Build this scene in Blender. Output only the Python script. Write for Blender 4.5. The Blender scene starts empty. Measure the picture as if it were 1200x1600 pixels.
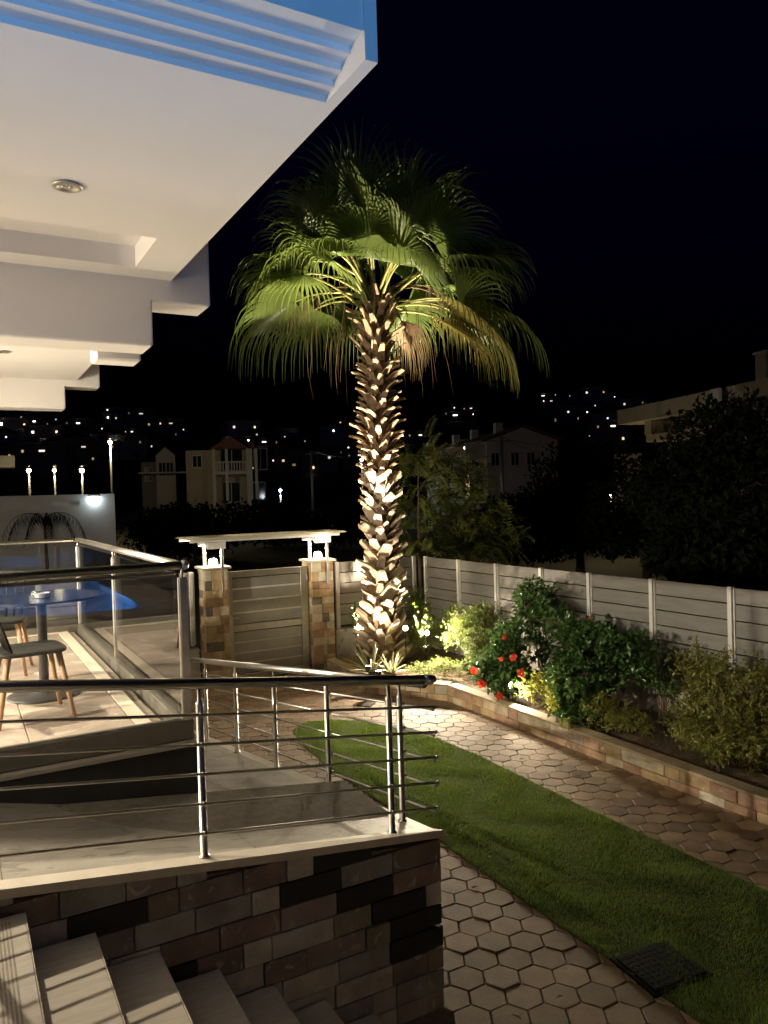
import bpy, math, random
import numpy as np
from mathutils import Vector, Matrix
from math import sin, cos, pi, radians, hypot, atan2, sqrt, tan

rnd = random.Random(11)
sc = bpy.context.scene
col = sc.collection

# ------------------------------------------------------------------ camera
PSI, PIT, ROL, FPX, CAMZ = radians(29.2), radians(1.146), 0.029, 1200.0, 2.8
Fh = Vector((sin(PSI), cos(PSI), 0)); Rh = Vector((cos(PSI), -sin(PSI), 0)); Zv = Vector((0, 0, 1))
fwd = Fh * cos(PIT) - Zv * sin(PIT)
upl = Fh * sin(PIT) + Zv * cos(PIT)
cr = Rh * cos(ROL) - upl * sin(ROL)
cu = Rh * sin(ROL) + upl * cos(ROL)
cam_d = bpy.data.cameras.new('camera'); cam = bpy.data.objects.new('camera', cam_d); col.objects.link(cam)
cam.matrix_world = Matrix(((cr.x, cu.x, -fwd.x, 0), (cr.y, cu.y, -fwd.y, 0), (cr.z, cu.z, -fwd.z, CAMZ), (0, 0, 0, 1)))
cam_d.sensor_fit = 'VERTICAL'; cam_d.angle = 2 * math.atan(800 / FPX)
cam_d.clip_start = 0.05; cam_d.clip_end = 3000
sc.camera = cam

# ------------------------------------------------------------------ night sky
world = bpy.data.worlds.new('World'); sc.world = world; world.use_nodes = True
wn = world.node_tree.nodes; wl = world.node_tree.links
sky = wn.new('ShaderNodeTexSky'); sky.sky_type = 'NISHITA'; sky.sun_disc = False
sky.sun_elevation = radians(-3.4); sky.sun_rotation = radians(200); sky.altitude = 0
sky.dust_density = 0.0; sky.ozone_density = 8.0
tint = wn.new('ShaderNodeMix'); tint.data_type = 'RGBA'; tint.blend_type = 'MULTIPLY'; tint.inputs[0].default_value = 1.0; tint.inputs[7].default_value = (0.5, 1.0, 1.0, 1)
wl.new(sky.outputs[0], tint.inputs[6]); wl.new(tint.outputs[2], wn['Background'].inputs[0]); wn['Background'].inputs[1].default_value = 0.09
sc.view_settings.view_transform = 'Standard'; sc.view_settings.look = 'None'
sc.view_settings.exposure = 0.4; sc.view_settings.gamma = 1
sc.cycles.use_denoising = True
sc.cycles.max_bounces = 7; sc.cycles.transparent_max_bounces = 24
sc.cycles.sample_clamp_indirect = 4.0
sc.cycles.caustics_reflective = False; sc.cycles.caustics_refractive = False

WARM = (1.0, 0.84, 0.60)

# ------------------------------------------------------------------ materials
def mat(name, c1, c2=None, scale=4.0, rough=0.6, metal=0.0, bump=0.0, bscale=60.0, vary=0.0, c3=None, s3=30.0,
        t3=0.62, emit=None, estr=0.0, spec=0.5, detail=6.0, dist=0.0, coat=0.0, stretch=None, rvar=0.0):
    m = bpy.data.materials.new(name); m.use_nodes = True
    n, l = m.node_tree.nodes, m.node_tree.links
    b = n['Principled BSDF']
    b.inputs['Roughness'].default_value = rough; b.inputs['Metallic'].default_value = metal
    b.inputs['Specular IOR Level'].default_value = spec; b.inputs['Coat Weight'].default_value = coat
    geo = n.new('ShaderNodeNewGeometry'); pos = geo.outputs['Position']
    if stretch:
        mp = n.new('ShaderNodeMapping'); mp.inputs['Scale'].default_value = stretch
        l.new(pos, mp.inputs['Vector']); pos = mp.outputs[0]
    out = None
    if c2 is not None:
        t = n.new('ShaderNodeTexNoise'); t.inputs['Scale'].default_value = scale; t.inputs['Detail'].default_value = detail
        t.inputs['Distortion'].default_value = dist
        l.new(pos, t.inputs['Vector'])
        r = n.new('ShaderNodeValToRGB'); r.color_ramp.elements[0].position = 0.32; r.color_ramp.elements[1].position = 0.68
        r.color_ramp.elements[0].color = (*c1, 1); r.color_ramp.elements[1].color = (*c2, 1)
        l.new(t.outputs['Fac'], r.inputs[0]); out = r.outputs[0]
        if rvar:
            mr = n.new('ShaderNodeMapRange'); mr.inputs[3].default_value = rough - rvar; mr.inputs[4].default_value = rough + rvar
            l.new(t.outputs['Fac'], mr.inputs[0]); l.new(mr.outputs[0], b.inputs['Roughness'])
    if c3 is not None:
        t3n = n.new('ShaderNodeTexNoise'); t3n.inputs['Scale'].default_value = s3; t3n.inputs['Detail'].default_value = 3
        t3n.inputs['Distortion'].default_value = 1.5
        l.new(pos, t3n.inputs['Vector'])
        r3 = n.new('ShaderNodeValToRGB'); r3.color_ramp.elements[0].position = t3; r3.color_ramp.elements[1].position = t3 + 0.05
        l.new(t3n.outputs['Fac'], r3.inputs[0])
        mx = n.new('ShaderNodeMix'); mx.data_type = 'RGBA'
        l.new(r3.outputs[0], mx.inputs[0])
        if out: l.new(out, mx.inputs[6])
        else: mx.inputs[6].default_value = (*c1, 1)
        mx.inputs[7].default_value = (*c3, 1); out = mx.outputs[2]
    if vary > 0:
        oi = n.new('ShaderNodeObjectInfo'); mr2 = n.new('ShaderNodeMapRange')
        mr2.inputs[3].default_value = 1 - vary; mr2.inputs[4].default_value = 1 + vary
        l.new(oi.outputs['Random'], mr2.inputs[0])
        hv = n.new('ShaderNodeHueSaturation'); l.new(mr2.outputs[0], hv.inputs['Value'])
        if out: l.new(out, hv.inputs['Color'])
        else: hv.inputs['Color'].default_value = (*c1, 1)
        out = hv.outputs[0]
    if out: l.new(out, b.inputs['Base Color'])
    else: b.inputs['Base Color'].default_value = (*c1, 1)
    if bump > 0:
        tb = n.new('ShaderNodeTexNoise'); tb.inputs['Scale'].default_value = bscale; tb.inputs['Detail'].default_value = 5
        l.new(pos, tb.inputs['Vector'])
        bm = n.new('ShaderNodeBump'); bm.inputs['Strength'].default_value = min(1.0, bump); bm.inputs['Distance'].default_value = 0.01
        l.new(tb.outputs['Fac'], bm.inputs['Height']); l.new(bm.outputs[0], b.inputs['Normal'])
    if emit:
        b.inputs['Emission Color'].default_value = (*emit, 1); b.inputs['Emission Strength'].default_value = estr
    return m

def leafmat(name, c1, c2, scale=9.0, trans=0.25, rough=0.45, tcol=None, c3=None, s3=5.0, t3=0.6):
    m = mat(name, c1, c2, scale, rough, spec=0.4, c3=c3, s3=s3, t3=t3)
    n, l = m.node_tree.nodes, m.node_tree.links
    b = n['Principled BSDF']; o = n['Material Output']
    tr = n.new('ShaderNodeBsdfTranslucent'); mx = n.new('ShaderNodeMixShader'); mx.inputs[0].default_value = trans
    tr.inputs[0].default_value = (*(tcol or tuple(min(1, 1.5 * x) for x in c2)), 1)
    l.new(b.outputs[0], mx.inputs[1]); l.new(tr.outputs[0], mx.inputs[2]); l.new(mx.outputs[0], o.inputs[0])
    return m

def glassmat(name, tint=(0.93, 0.95, 0.95), dirt=0.03, ior=1.5, rough=0.0, gain=1.0):
    m = bpy.data.materials.new(name); m.use_nodes = True
    n, l = m.node_tree.nodes, m.node_tree.links
    for x in list(n):
        if x.type != 'OUTPUT_MATERIAL': n.remove(x)
    o = n['Material Output']
    tr = n.new('ShaderNodeBsdfTransparent'); tr.inputs[0].default_value = (*tint, 1)
    gl = n.new('ShaderNodeBsdfGlossy'); gl.inputs['Roughness'].default_value = rough
    df = n.new('ShaderNodeBsdfDiffuse'); df.inputs[0].default_value = (0.7, 0.7, 0.72, 1)
    fr = n.new('ShaderNodeFresnel'); fr.inputs[0].default_value = ior
    ml = n.new('ShaderNodeMath'); ml.operation = 'MULTIPLY'; ml.inputs[1].default_value = gain; ml.use_clamp = True
    l.new(fr.outputs[0], ml.inputs[0])
    geo = n.new('ShaderNodeNewGeometry'); mp = n.new('ShaderNodeMapping'); mp.inputs['Scale'].default_value = (40, 40, 2.5)
    nz = n.new('ShaderNodeTexNoise'); nz.inputs['Scale'].default_value = 1.0; nz.inputs['Detail'].default_value = 4
    l.new(geo.outputs['Position'], mp.inputs[0]); l.new(mp.outputs[0], nz.inputs['Vector'])
    mr = n.new('ShaderNodeMapRange'); mr.inputs[1].default_value = 0.45; mr.inputs[2].default_value = 0.8
    mr.inputs[3].default_value = dirt * 0.25; mr.inputs[4].default_value = dirt * 2
    l.new(nz.outputs['Fac'], mr.inputs[0])
    m1 = n.new('ShaderNodeMixShader'); m2 = n.new('ShaderNodeMixShader')
    l.new(mr.outputs[0], m1.inputs[0]); l.new(tr.outputs[0], m1.inputs[1]); l.new(df.outputs[0], m1.inputs[2])
    l.new(ml.outputs[0], m2.inputs[0]); l.new(m1.outputs[0], m2.inputs[1]); l.new(gl.outputs[0], m2.inputs[2])
    l.new(m2.outputs[0], o.inputs[0])
    return m

MT = {}
MT['soil'] = mat('soil', (0.075, 0.05, 0.028), (0.15, 0.105, 0.06), 12, 0.95, bump=1.0, bscale=40, c3=(0.3, 0.22, 0.12), s3=60)
MT['earth'] = mat('dry_earth', (0.035, 0.035, 0.02), (0.07, 0.06, 0.035), 0.3, 0.95)
MT['bed'] = mat('sand_joint', (0.11, 0.08, 0.05), (0.19, 0.14, 0.09), 30, 0.95, bump=0.6, bscale=200)
MT['hex'] = [mat('paver_%d' % i, c, tuple(x * 0.72 for x in c), 9, 0.72, bump=0.5, bscale=160, vary=0.22, c3=tuple(x * 0.6 for x in c), s3=25, t3=0.66)
             for i, c in enumerate([(0.36, 0.25, 0.145), (0.31, 0.215, 0.13), (0.38, 0.275, 0.17), (0.24, 0.16, 0.10), (0.34, 0.22, 0.13)])]
MT['turf'] = mat('turf_backing', (0.05, 0.075, 0.018), (0.07, 0.10, 0.025), 20, 0.95)
MT['grass'] = leafmat('grass_blade', (0.095, 0.165, 0.03), (0.19, 0.265, 0.055), 3.2, 0.3, 0.6, None, (0.21, 0.24, 0.075), 7.0, 0.6)
MT['steel'] = mat('brushed_steel', (0.66, 0.63, 0.58), (0.55, 0.53, 0.5), 30, 0.33, 1.0, rvar=0.05)
MT['steel_dull'] = mat('satin_aluminium', (0.55, 0.53, 0.49), (0.45, 0.43, 0.40), 12, 0.4, 0.9, rvar=0.1)
MT['plaster'] = mat('white_plaster', (0.80, 0.78, 0.75), (0.74, 0.72, 0.69), 1.5, 0.8, bump=0.12, bscale=180)
MT['soffit'] = mat('soffit_paint', (0.84, 0.82, 0.79), (0.79, 0.77, 0.74), 0.9, 0.75, bump=0.07, bscale=45)
MT['old_plaster'] = mat('weathered_plaster', (0.62, 0.58, 0.52), (0.36, 0.33, 0.29), 3.5, 0.9, bump=0.5, bscale=60, c3=(0.22, 0.2, 0.17), s3=6, t3=0.6, stretch=(1, 1, 0.5))
MT['anthracite'] = mat('anthracite_plaster', (0.075, 0.072, 0.068), (0.055, 0.054, 0.05), 3, 0.8, bump=0.2, bscale=200)
MT['coping'] = mat('pale_stone_trim', (0.62, 0.56, 0.47), (0.54, 0.48, 0.40), 8, 0.55, bump=0.15)
MT['tile'] = mat('porcelain_tile', (0.33, 0.265, 0.215), (0.52, 0.44, 0.37), 2.2, 0.4, bump=0.08, bscale=40, vary=0.06, c3=(0.64, 0.56, 0.48), s3=3.0, t3=0.6, dist=2.0, detail=9)
MT['kerb_cap'] = mat('kerb_cap', (0.42, 0.33, 0.22), (0.33, 0.26, 0.17), 9, 0.75, bump=0.4, c3=(0.25, 0.19, 0.12), s3=14)
MT['anodised'] = mat('anodised_channel', (0.20, 0.185, 0.155), (0.16, 0.15, 0.125), 8, 0.45, 0.6)
MT['border'] = mat('cream_border', (0.68, 0.6, 0.48), (0.6, 0.53, 0.42), 6, 0.5)
MT['ramp'] = mat('ramp_stone', (0.29, 0.265, 0.225), (0.38, 0.35, 0.295), 3, 0.55, bump=0.35, bscale=45, c3=(0.24, 0.22, 0.185), s3=4, t3=0.58, stretch=(1, 3, 1))
MT['step'] = mat('step_stone', (0.42, 0.37, 0.30), (0.52, 0.46, 0.375), 3, 0.5, bump=0.1, bscale=60, vary=0.07, stretch=(1, 8, 1), dist=1.0)
MT['groove'] = mat('grooved_strip', (0.26, 0.22, 0.17), (0.33, 0.28, 0.22), 20, 0.7, bump=0.3)
MT['mortar'] = mat('mortar', (0.20, 0.17, 0.13), (0.28, 0.24, 0.19), 20, 0.95, bump=0.6, bscale=90)
def stone(name, c, sp=(0.42, 0.38, 0.33), t=0.64):
    return mat(name, tuple(min(1, x * 1.2) for x in c), tuple(x * 0.7 for x in c), 7, 0.7, bump=1.0, bscale=22, vary=0.15, c3=sp, s3=9, t3=t)
MT['stones'] = [stone('slate_grey', (0.445, 0.434, 0.411), t=0.6), stone('slate_brown', (0.241, 0.196, 0.163), t=0.6), stone('slate_red', (0.266, 0.193, 0.171), t=0.6),
                stone('slate_pale', (0.528, 0.5, 0.449)), stone('slate_olive', (0.246, 0.229, 0.178), t=0.6), stone('slate_mauve', (0.302, 0.252, 0.241), t=0.6), stone('slate_steel', (0.299, 0.299, 0.294), t=0.62)]
MT['black_stone'] = stone('slate_black', (0.016, 0.016, 0.016), (0.12, 0.115, 0.11), 0.72)
MT['sand'] = [stone('sandstone_gold', (0.50, 0.36, 0.20), (0.6, 0.5, 0.36)), stone('sandstone_cream', (0.58, 0.49, 0.34), (0.5, 0.38, 0.24)),
              stone('sandstone_rose', (0.44, 0.28, 0.19), (0.55, 0.43, 0.32)), stone('sandstone_brown', (0.36, 0.24, 0.14), (0.5, 0.4, 0.28)), stone('sandstone_white', (0.60, 0.54, 0.43), (0.5, 0.4, 0.28))]
MT['sand_dark'] = stone('sandstone_grey', (0.16, 0.14, 0.12), (0.4, 0.36, 0.3), 0.68)
MT['slat'] = mat('fence_slat', (0.23, 0.22, 0.205), (0.185, 0.175, 0.16), 3, 0.5, bump=0.1, bscale=90, vary=0.05, stretch=(1, 1, 6))
MT['fpost'] = mat('fence_post', (0.78, 0.76, 0.72), (0.68, 0.66, 0.62), 10, 0.4, 0.1)
MT['gate_panel'] = mat('gate_panel', (0.40, 0.39, 0.365), (0.34, 0.33, 0.31), 4, 0.4, 0.4, vary=0.05)
MT['bark'] = mat('palm_bark', (0.12, 0.075, 0.045), (0.20, 0.13, 0.08), 14, 0.95, bump=1.0, bscale=50, stretch=(1, 1, 0.4))
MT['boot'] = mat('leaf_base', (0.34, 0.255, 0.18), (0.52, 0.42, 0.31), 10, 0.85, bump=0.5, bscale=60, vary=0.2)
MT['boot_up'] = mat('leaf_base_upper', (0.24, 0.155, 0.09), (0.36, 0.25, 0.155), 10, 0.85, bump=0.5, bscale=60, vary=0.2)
MT['cut'] = mat('cut_face', (0.66, 0.56, 0.43), (0.54, 0.43, 0.31), 25, 0.8, bump=0.3, vary=0.12)
MT['frond'] = leafmat('palm_leaf', (0.085, 0.125, 0.03), (0.14, 0.185, 0.045), 3.0, 0.32, 0.38)
MT['frond2'] = leafmat('palm_leaf_young', (0.09, 0.135, 0.05), (0.14, 0.185, 0.07), 3.0, 0.32, 0.35)
MT['frond_old'] = leafmat('palm_leaf_old', (0.15, 0.15, 0.03), (0.24, 0.20, 0.06), 4.0, 0.3, 0.5)
MT['petiole'] = mat('petiole', (0.22, 0.24, 0.06), (0.30, 0.28, 0.09), 6, 0.45)
MT['dead'] = leafmat('dead_leaf', (0.15, 0.095, 0.05), (0.25, 0.17, 0.09), 8, 0.2, 0.7)
MT['wood'] = mat('beech_wood', (0.40, 0.235, 0.125), (0.48, 0.29, 0.16), 8, 0.45, stretch=(20, 20, 1.5))
MT['black_plastic'] = mat('black_plastic', (0.016, 0.016, 0.016), (0.022, 0.022, 0.021), 20, 0.6, spec=0.2)
MT['table_top'] = mat('black_laminate', (0.015, 0.016, 0.018), (0.02, 0.02, 0.022), 8, 0.14)
MT['cast_iron'] = mat('cast_iron', (0.02, 0.02, 0.02), (0.032, 0.03, 0.028), 10, 0.5, bump=0.2)
MT['rubber'] = mat('dark_cover', (0.010, 0.012, 0.012), (0.015, 0.017, 0.017), 20, 0.8, spec=0.1, bump=0.4, bscale=120)
MT['glass'] = glassmat('railing_glass', (0.975, 0.98, 0.98), dirt=0.006, gain=1.25)
MT['clear'] = glassmat('clear_glass', dirt=0.0, gain=1.5)
MT['water'] = glassmat('pool_water', (0.55, 0.82, 1.0), dirt=0.0, ior=1.12)
MT['pool'] = mat('pool_mosaic', (0.22, 0.42, 0.55), (0.30, 0.50, 0.62), 30, 0.4)
MT['led'] = mat('led_lens', (1, 1, 1), emit=(1.0, 0.86, 0.62), estr=40)
MT['led_soft'] = mat('lamp_diffuser', (1, 1, 1), emit=(1.0, 0.74, 0.38), estr=14)
MT['led_off'] = mat('led_reflector', (0.22, 0.22, 0.23), (0.10, 0.10, 0.11), 90, 0.2, 1.0)
MT['white_metal'] = mat('white_metal', (0.78, 0.77, 0.74), (0.72, 0.71, 0.68), 10, 0.4)
MT['canopy'] = leafmat('frosted_sheet', (0.72, 0.70, 0.62), (0.62, 0.60, 0.53), 3, 0.5, 0.35, (0.85, 0.82, 0.7))
MT['hibiscus'] = leafmat('hibiscus_leaf', (0.03, 0.07, 0.018), (0.06, 0.125, 0.03), 9, 0.2, 0.3)
MT['shrub'] = leafmat('shrub_leaf', (0.035, 0.075, 0.02), (0.075, 0.13, 0.03), 8, 0.2, 0.4)
MT['box'] = leafmat('small_leaf', (0.15, 0.18, 0.035), (0.29, 0.28, 0.07), 10, 0.25, 0.32)
MT['rosemary'] = leafmat('fine_leaf', (0.09, 0.14, 0.03), (0.16, 0.21, 0.05), 9, 0.3, 0.5)
MT['lime'] = leafmat('lime_leaf', (0.24, 0.27, 0.04), (0.38, 0.38, 0.07), 12, 0.3, 0.5)
MT['aloe'] = leafmat('aloe_leaf', (0.20, 0.23, 0.10), (0.42, 0.40, 0.24), 16, 0.15, 0.4)
MT['tree_leaf'] = leafmat('tree_leaf', (0.13, 0.165, 0.04), (0.22, 0.24, 0.07), 2, 0.25, 0.4)
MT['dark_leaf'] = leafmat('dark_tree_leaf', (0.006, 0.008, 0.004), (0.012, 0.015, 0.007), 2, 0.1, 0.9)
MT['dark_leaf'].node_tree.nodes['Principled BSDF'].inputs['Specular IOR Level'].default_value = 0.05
MT['twig'] = mat('twig', (0.16, 0.11, 0.07), (0.10, 0.07, 0.045), 20, 0.9)
MT['petal'] = leafmat('red_petal', (0.62, 0.035, 0.018), (0.72, 0.07, 0.03), 20, 0.3, 0.5, (0.9, 0.1, 0.05))
MT['pistil'] = mat('pistil', (0.8, 0.5, 0.1), rough=0.6)
MT['house_w'] = mat('render_white', (0.55, 0.52, 0.47), (0.45, 0.43, 0.39), 0.6, 0.9)
MT['house_c'] = mat('render_cream', (0.40, 0.34, 0.25), (0.33, 0.28, 0.2), 0.6, 0.9)
MT['house_g'] = mat('render_grey', (0.22, 0.21, 0.19), (0.17, 0.16, 0.15), 0.6, 0.9)
MT['roof'] = mat('roof_tile', (0.16, 0.07, 0.045), (0.11, 0.05, 0.035), 3, 0.9)
MT['dark_glass'] = mat('dark_pane', (0.015, 0.017, 0.02), rough=0.1)
MT['win_warm'] = mat('lit_window_warm', (0.8, 0.7, 0.5), emit=(1.0, 0.66, 0.30), estr=2.2)
MT['win_white'] = mat('lit_window_white', (0.8, 0.8, 0.8), emit=(1.0, 0.93, 0.78), estr=9.0)
MT['win_cold'] = mat('lit_window_cold', (0.8, 0.8, 0.8), emit=(0.75, 0.9, 1.0), estr=5)
for k_, e_ in (('win_warm', 2.6), ('win_white', 11.0), ('win_cold', 6.0)):
    n_, l_ = MT[k_].node_tree.nodes, MT[k_].node_tree.links; oi_ = n_.new('ShaderNodeObjectInfo'); pw_ = n_.new('ShaderNodeMath'); pw_.operation = 'POWER'; pw_.inputs[1].default_value = 3.0
    mu_ = n_.new('ShaderNodeMath'); mu_.operation = 'MULTIPLY_ADD'; mu_.inputs[1].default_value = e_; mu_.inputs[2].default_value = e_ * 0.05
    l_.new(oi_.outputs['Random'], pw_.inputs[0]); l_.new(pw_.outputs[0], mu_.inputs[0]); l_.new(mu_.outputs[0], n_['Principled BSDF'].inputs['Emission Strength'])
MT['lamp_far'] = mat('street_lamp_glow', (1, 1, 1), emit=(1.0, 0.85, 0.5), estr=60)
MT['lamp_cold'] = mat('cold_lamp_glow', (1, 1, 1), emit=(0.8, 0.95, 1.0), estr=14)
MT['pole'] = mat('galvanised_pole', (0.30, 0.30, 0.29), (0.24, 0.24, 0.23), 8, 0.5, 0.6)

# ------------------------------------------------------------------ mesh helpers
class MB:
    def __init__(s): s.v = []; s.f = []; s.m = []
    def add(s, vs, fs, mi=0):
        b = len(s.v); s.v.extend([tuple(p) for p in vs]); s.f.extend([tuple(b + i for i in f) for f in fs]); s.m.extend([mi] * len(fs)); return s
    def box(s, x0, x1, y0, y1, z0, z1, mi=0):
        return s.add([(x0, y0, z0), (x1, y0, z0), (x1, y1, z0), (x0, y1, z0), (x0, y0, z1), (x1, y0, z1), (x1, y1, z1), (x0, y1, z1)],
                     [(3, 2, 1, 0), (4, 5, 6, 7), (0, 1, 5, 4), (1, 2, 6, 5), (2, 3, 7, 6), (3, 0, 4, 7)], mi)
    def cbox(s, x0, x1, y0, y1, z0, z1, c=0.004, mi=0):
        """box with chamfered edges (44 triangles)"""
        c = min(c, abs(x1 - x0) * .45, abs(y1 - y0) * .45, abs(z1 - z0) * .45)
        X, Y, Z = (x0, x1), (y0, y1), (z0, z1); vs = []; idx = {}
        for i in (0, 1):
            for j in (0, 1):
                for k in (0, 1):
                    p = [X[i], Y[j], Z[k]]; sg = [c if i == 0 else -c, c if j == 0 else -c, c if k == 0 else -c]
                    for a in range(3):
                        q = [p[b] if b == a else p[b] + sg[b] for b in range(3)]
                        idx[(i, j, k, a)] = len(vs); vs.append(q)
        fs = []
        for a in range(3):
            b, d = [t for t in range(3) if t != a]
            for w in (0, 1):
                q = []
                for (p, r) in ((0, 0), (1, 0), (1, 1), (0, 1)):
                    t = [0, 0, 0]; t[a] = w; t[b] = p; t[d] = r; q.append(idx[(*t, a)])
                fs.append(q)
        for a in range(3):
            b, d = [t for t in range(3) if t != a]
            for p in (0, 1):
                for r in (0, 1):
                    t0 = [0, 0, 0]; t0[b] = p; t0[d] = r; t1 = list(t0); t1[a] = 1
                    fs.append([idx[(*t0, b)], idx[(*t1, b)], idx[(*t1, d)], idx[(*t0, d)]])
        for i in (0, 1):
            for j in (0, 1):
                for k in (0, 1): fs.append([idx[(i, j, k, 0)], idx[(i, j, k, 1)], idx[(i, j, k, 2)]])
        # orient outwards
        ce = Vector(((x0 + x1) / 2, (y0 + y1) / 2, (z0 + z1) / 2)); o = []
        for f in fs:
            P = [Vector(vs[i]) for i in f]; nn = (P[1] - P[0]).cross(P[2] - P[0])
            o.append(f if nn.dot(sum(P, Vector()) / len(P) - ce) > 0 else f[::-1])
        return s.add(vs, o, mi)
    def prism(s, poly, axis, a, b, mi=0):
        """extrude a 2D polygon along an axis; poly in the two other axes (in order)"""
        n = len(poly)
        def P(q, t):
            q = list(q); q.insert(axis, t); return q
        vs = [P(q, a) for q in poly] + [P(q, b) for q in poly]
        fs = [tuple(range(n))[::-1], tuple(range(n, 2 * n))] + [(i, (i + 1) % n, n + (i + 1) % n, n + i) for i in range(n)]
        return s.add(vs, fs, mi)
    def tube(s, pts, r, n=8, cap=True, mi=0):
        pts = [Vector(p) for p in pts]; m = len(pts)
        rs = r if isinstance(r, (list, tuple)) else [r] * m
        t0 = (pts[1] - pts[0]).normalized(); u = t0.orthogonal().normalized(); rings = []
        for i, p in enumerate(pts):
            if i == 0: t = pts[1] - pts[0]
            elif i == m - 1: t = pts[-1] - pts[-2]
            else: t = (pts[i + 1] - pts[i]).normalized() + (pts[i] - pts[i - 1]).normalized()
            t = t.normalized(); u = (u - t * u.dot(t)).normalized(); w = t.cross(u)
            rings.append([p + (u * cos(2 * pi * k / n) + w * sin(2 * pi * k / n)) * rs[i] for k in range(n)])
        vs = [q for g in rings for q in g]; fs = []
        for i in range(m - 1):
            for k in range(n): fs.append((i * n + k, i * n + (k + 1) % n, (i + 1) * n + (k + 1) % n, (i + 1) * n + k))
        if cap: fs.append(tuple(range(n))[::-1]); fs.append(tuple((m - 1) * n + k for k in range(n)))
        return s.add(vs, fs, mi)
    def lathe(s, prof, c=(0, 0, 0), n=24, mi=0):
        vs = []; fs = []; m = len(prof)
        for (r, z) in prof:
            for k in range(n): vs.append((c[0] + r * cos(2 * pi * k / n), c[1] + r * sin(2 * pi * k / n), c[2] + z))
        for i in range(m - 1):
            for k in range(n): fs.append((i * n + k, i * n + (k + 1) % n, (i + 1) * n + (k + 1) % n, (i + 1) * n + k))
        fs.append(tuple(range(n))[::-1]); fs.append(tuple((m - 1) * n + k for k in range(n)))
        return s.add(vs, fs, mi)
    def mesh(s, name, mats, off=(0, 0, 0), smooth=False):
        me = bpy.data.meshes.new(name)
        vs = [(p[0] - off[0], p[1] - off[1], p[2] - off[2]) for p in s.v] if any(off) else s.v
        me.from_pydata(vs, [], s.f)
        for m in (mats if isinstance(mats, (list, tuple)) else [mats]): me.materials.append(m)
        if any(s.m): me.polygons.foreach_set('material_index', s.m)
        if smooth: me.polygons.foreach_set('use_smooth', [True] * len(s.f))
        me.update(); return me
    def build(s, name, mats, parent=None, smooth=False, local=False):
        off = (0, 0, 0)
        if parent is not None and not local:
            p = parent; o = Vector()
            while p: o += p.location; p = p.parent
            off = tuple(o)
        return link(name, s.mesh(name, mats, off, smooth), parent)

def link(name, me, parent=None, loc=None, rot=None, scale=None):
    o = bpy.data.objects.new(name, me); col.objects.link(o)
    if parent: o.parent = parent
    if loc is not None: o.location = loc
    if rot is not None: o.rotation_euler = rot
    if scale is not None: o.scale = scale
    return o
def tag(o, label=None, cat=None, group=None, kind=None):
    if label: o['label'] = label
    if cat: o['category'] = cat
    if group: o['group'] = group
    if kind: o['kind'] = kind
    return o
def thing(name, label, cat, loc=(0, 0, 0), group=None, rz=0):
    o = bpy.data.objects.new(name, None); col.objects.link(o); o.location = loc; o.rotation_euler = (0, 0, rz); o.empty_display_size = 0.1
    return tag(o, label, cat, group)
def copy_tree(o, parent=None):
    c = o.copy(); col.objects.link(c); c.parent = parent
    for ch in list(o.children): copy_tree(ch, c)
    return c
def struct(name, mb, m, smooth=False): return tag(mb.build(name, m, None, smooth), kind='structure')
def lamp(name, kind, loc, energy, color=WARM, parent=None, size=0.05, target=None, spot=120, blend=0.6):
    d = bpy.data.lights.new(name, kind); d.energy = energy; d.color = color
    if kind == 'AREA': d.size = size
    else: d.shadow_soft_size = size
    if kind == 'SPOT': d.spot_size = radians(spot); d.spot_blend = blend
    o = bpy.data.objects.new(name, d); col.objects.link(o)
    l = Vector(loc)
    if parent:
        o.parent = parent; p = parent
        while p: l = l - p.location; p = p.parent
    o.location = l
    if target is not None: o.rotation_euler = (Vector(target) - Vector(loc)).to_track_quat('-Z', 'Y').to_euler()
    return o

# pixel of the photograph -> point (used to lay things out at real distances)
def ray(u, v):
    dx, dy = (u - 600) / FPX, -(v - 800) / FPX
    return fwd + cr * dx + cu * dy
def at(u, v, D):
    d = ray(u, v); t = D / hypot(d.x, d.y); return Vector((d.x * t, d.y * t, CAMZ + d.z * t))
def px(p):
    q = Vector(p) - Vector((0, 0, CAMZ)); c = q.dot(fwd)
    return (600 + FPX * q.dot(cr) / c, 800 - FPX * q.dot(cu) / c, c)

# ================================================================== THE SETTING
def terrain(x, y):
    d = hypot(x, y)
    if d < 26: return -0.06
    t = min(1, (d - 26) / 12.0)
    h = 0.03 * (d - 26) if d < 120 else 2.8 + 0.2 * (d - 120)
    if d > 430: h = 64.8 + 0.02 * (d - 430)
    b = 1.2 * sin(x * 0.021 + 1.3) * cos(y * 0.017) * min(1, d / 160)
    return -0.06 + max(0, h + b) * t
g = MB(); NA = 120
rad = [0.0, 4, 10, 18, 24, 28, 32, 36, 42, 50, 60, 72, 86, 105, 130, 160, 200, 250, 310, 380, 430, 600, 900, 1400]
for r in rad:
    for k in range(NA):
        a = 2 * pi * k / NA; x, y = r * cos(a), r * sin(a); g.v.append((x, y, terrain(x, y)))
for i in range(len(rad) - 1):
    for k in range(NA):
        g.f.append((i * NA + k, (i + 1) * NA + k, (i + 1) * NA + (k + 1) % NA, i * NA + (k + 1) % NA)); g.m.append(0)
struct('ground', g, MT['earth'], True)

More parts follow.
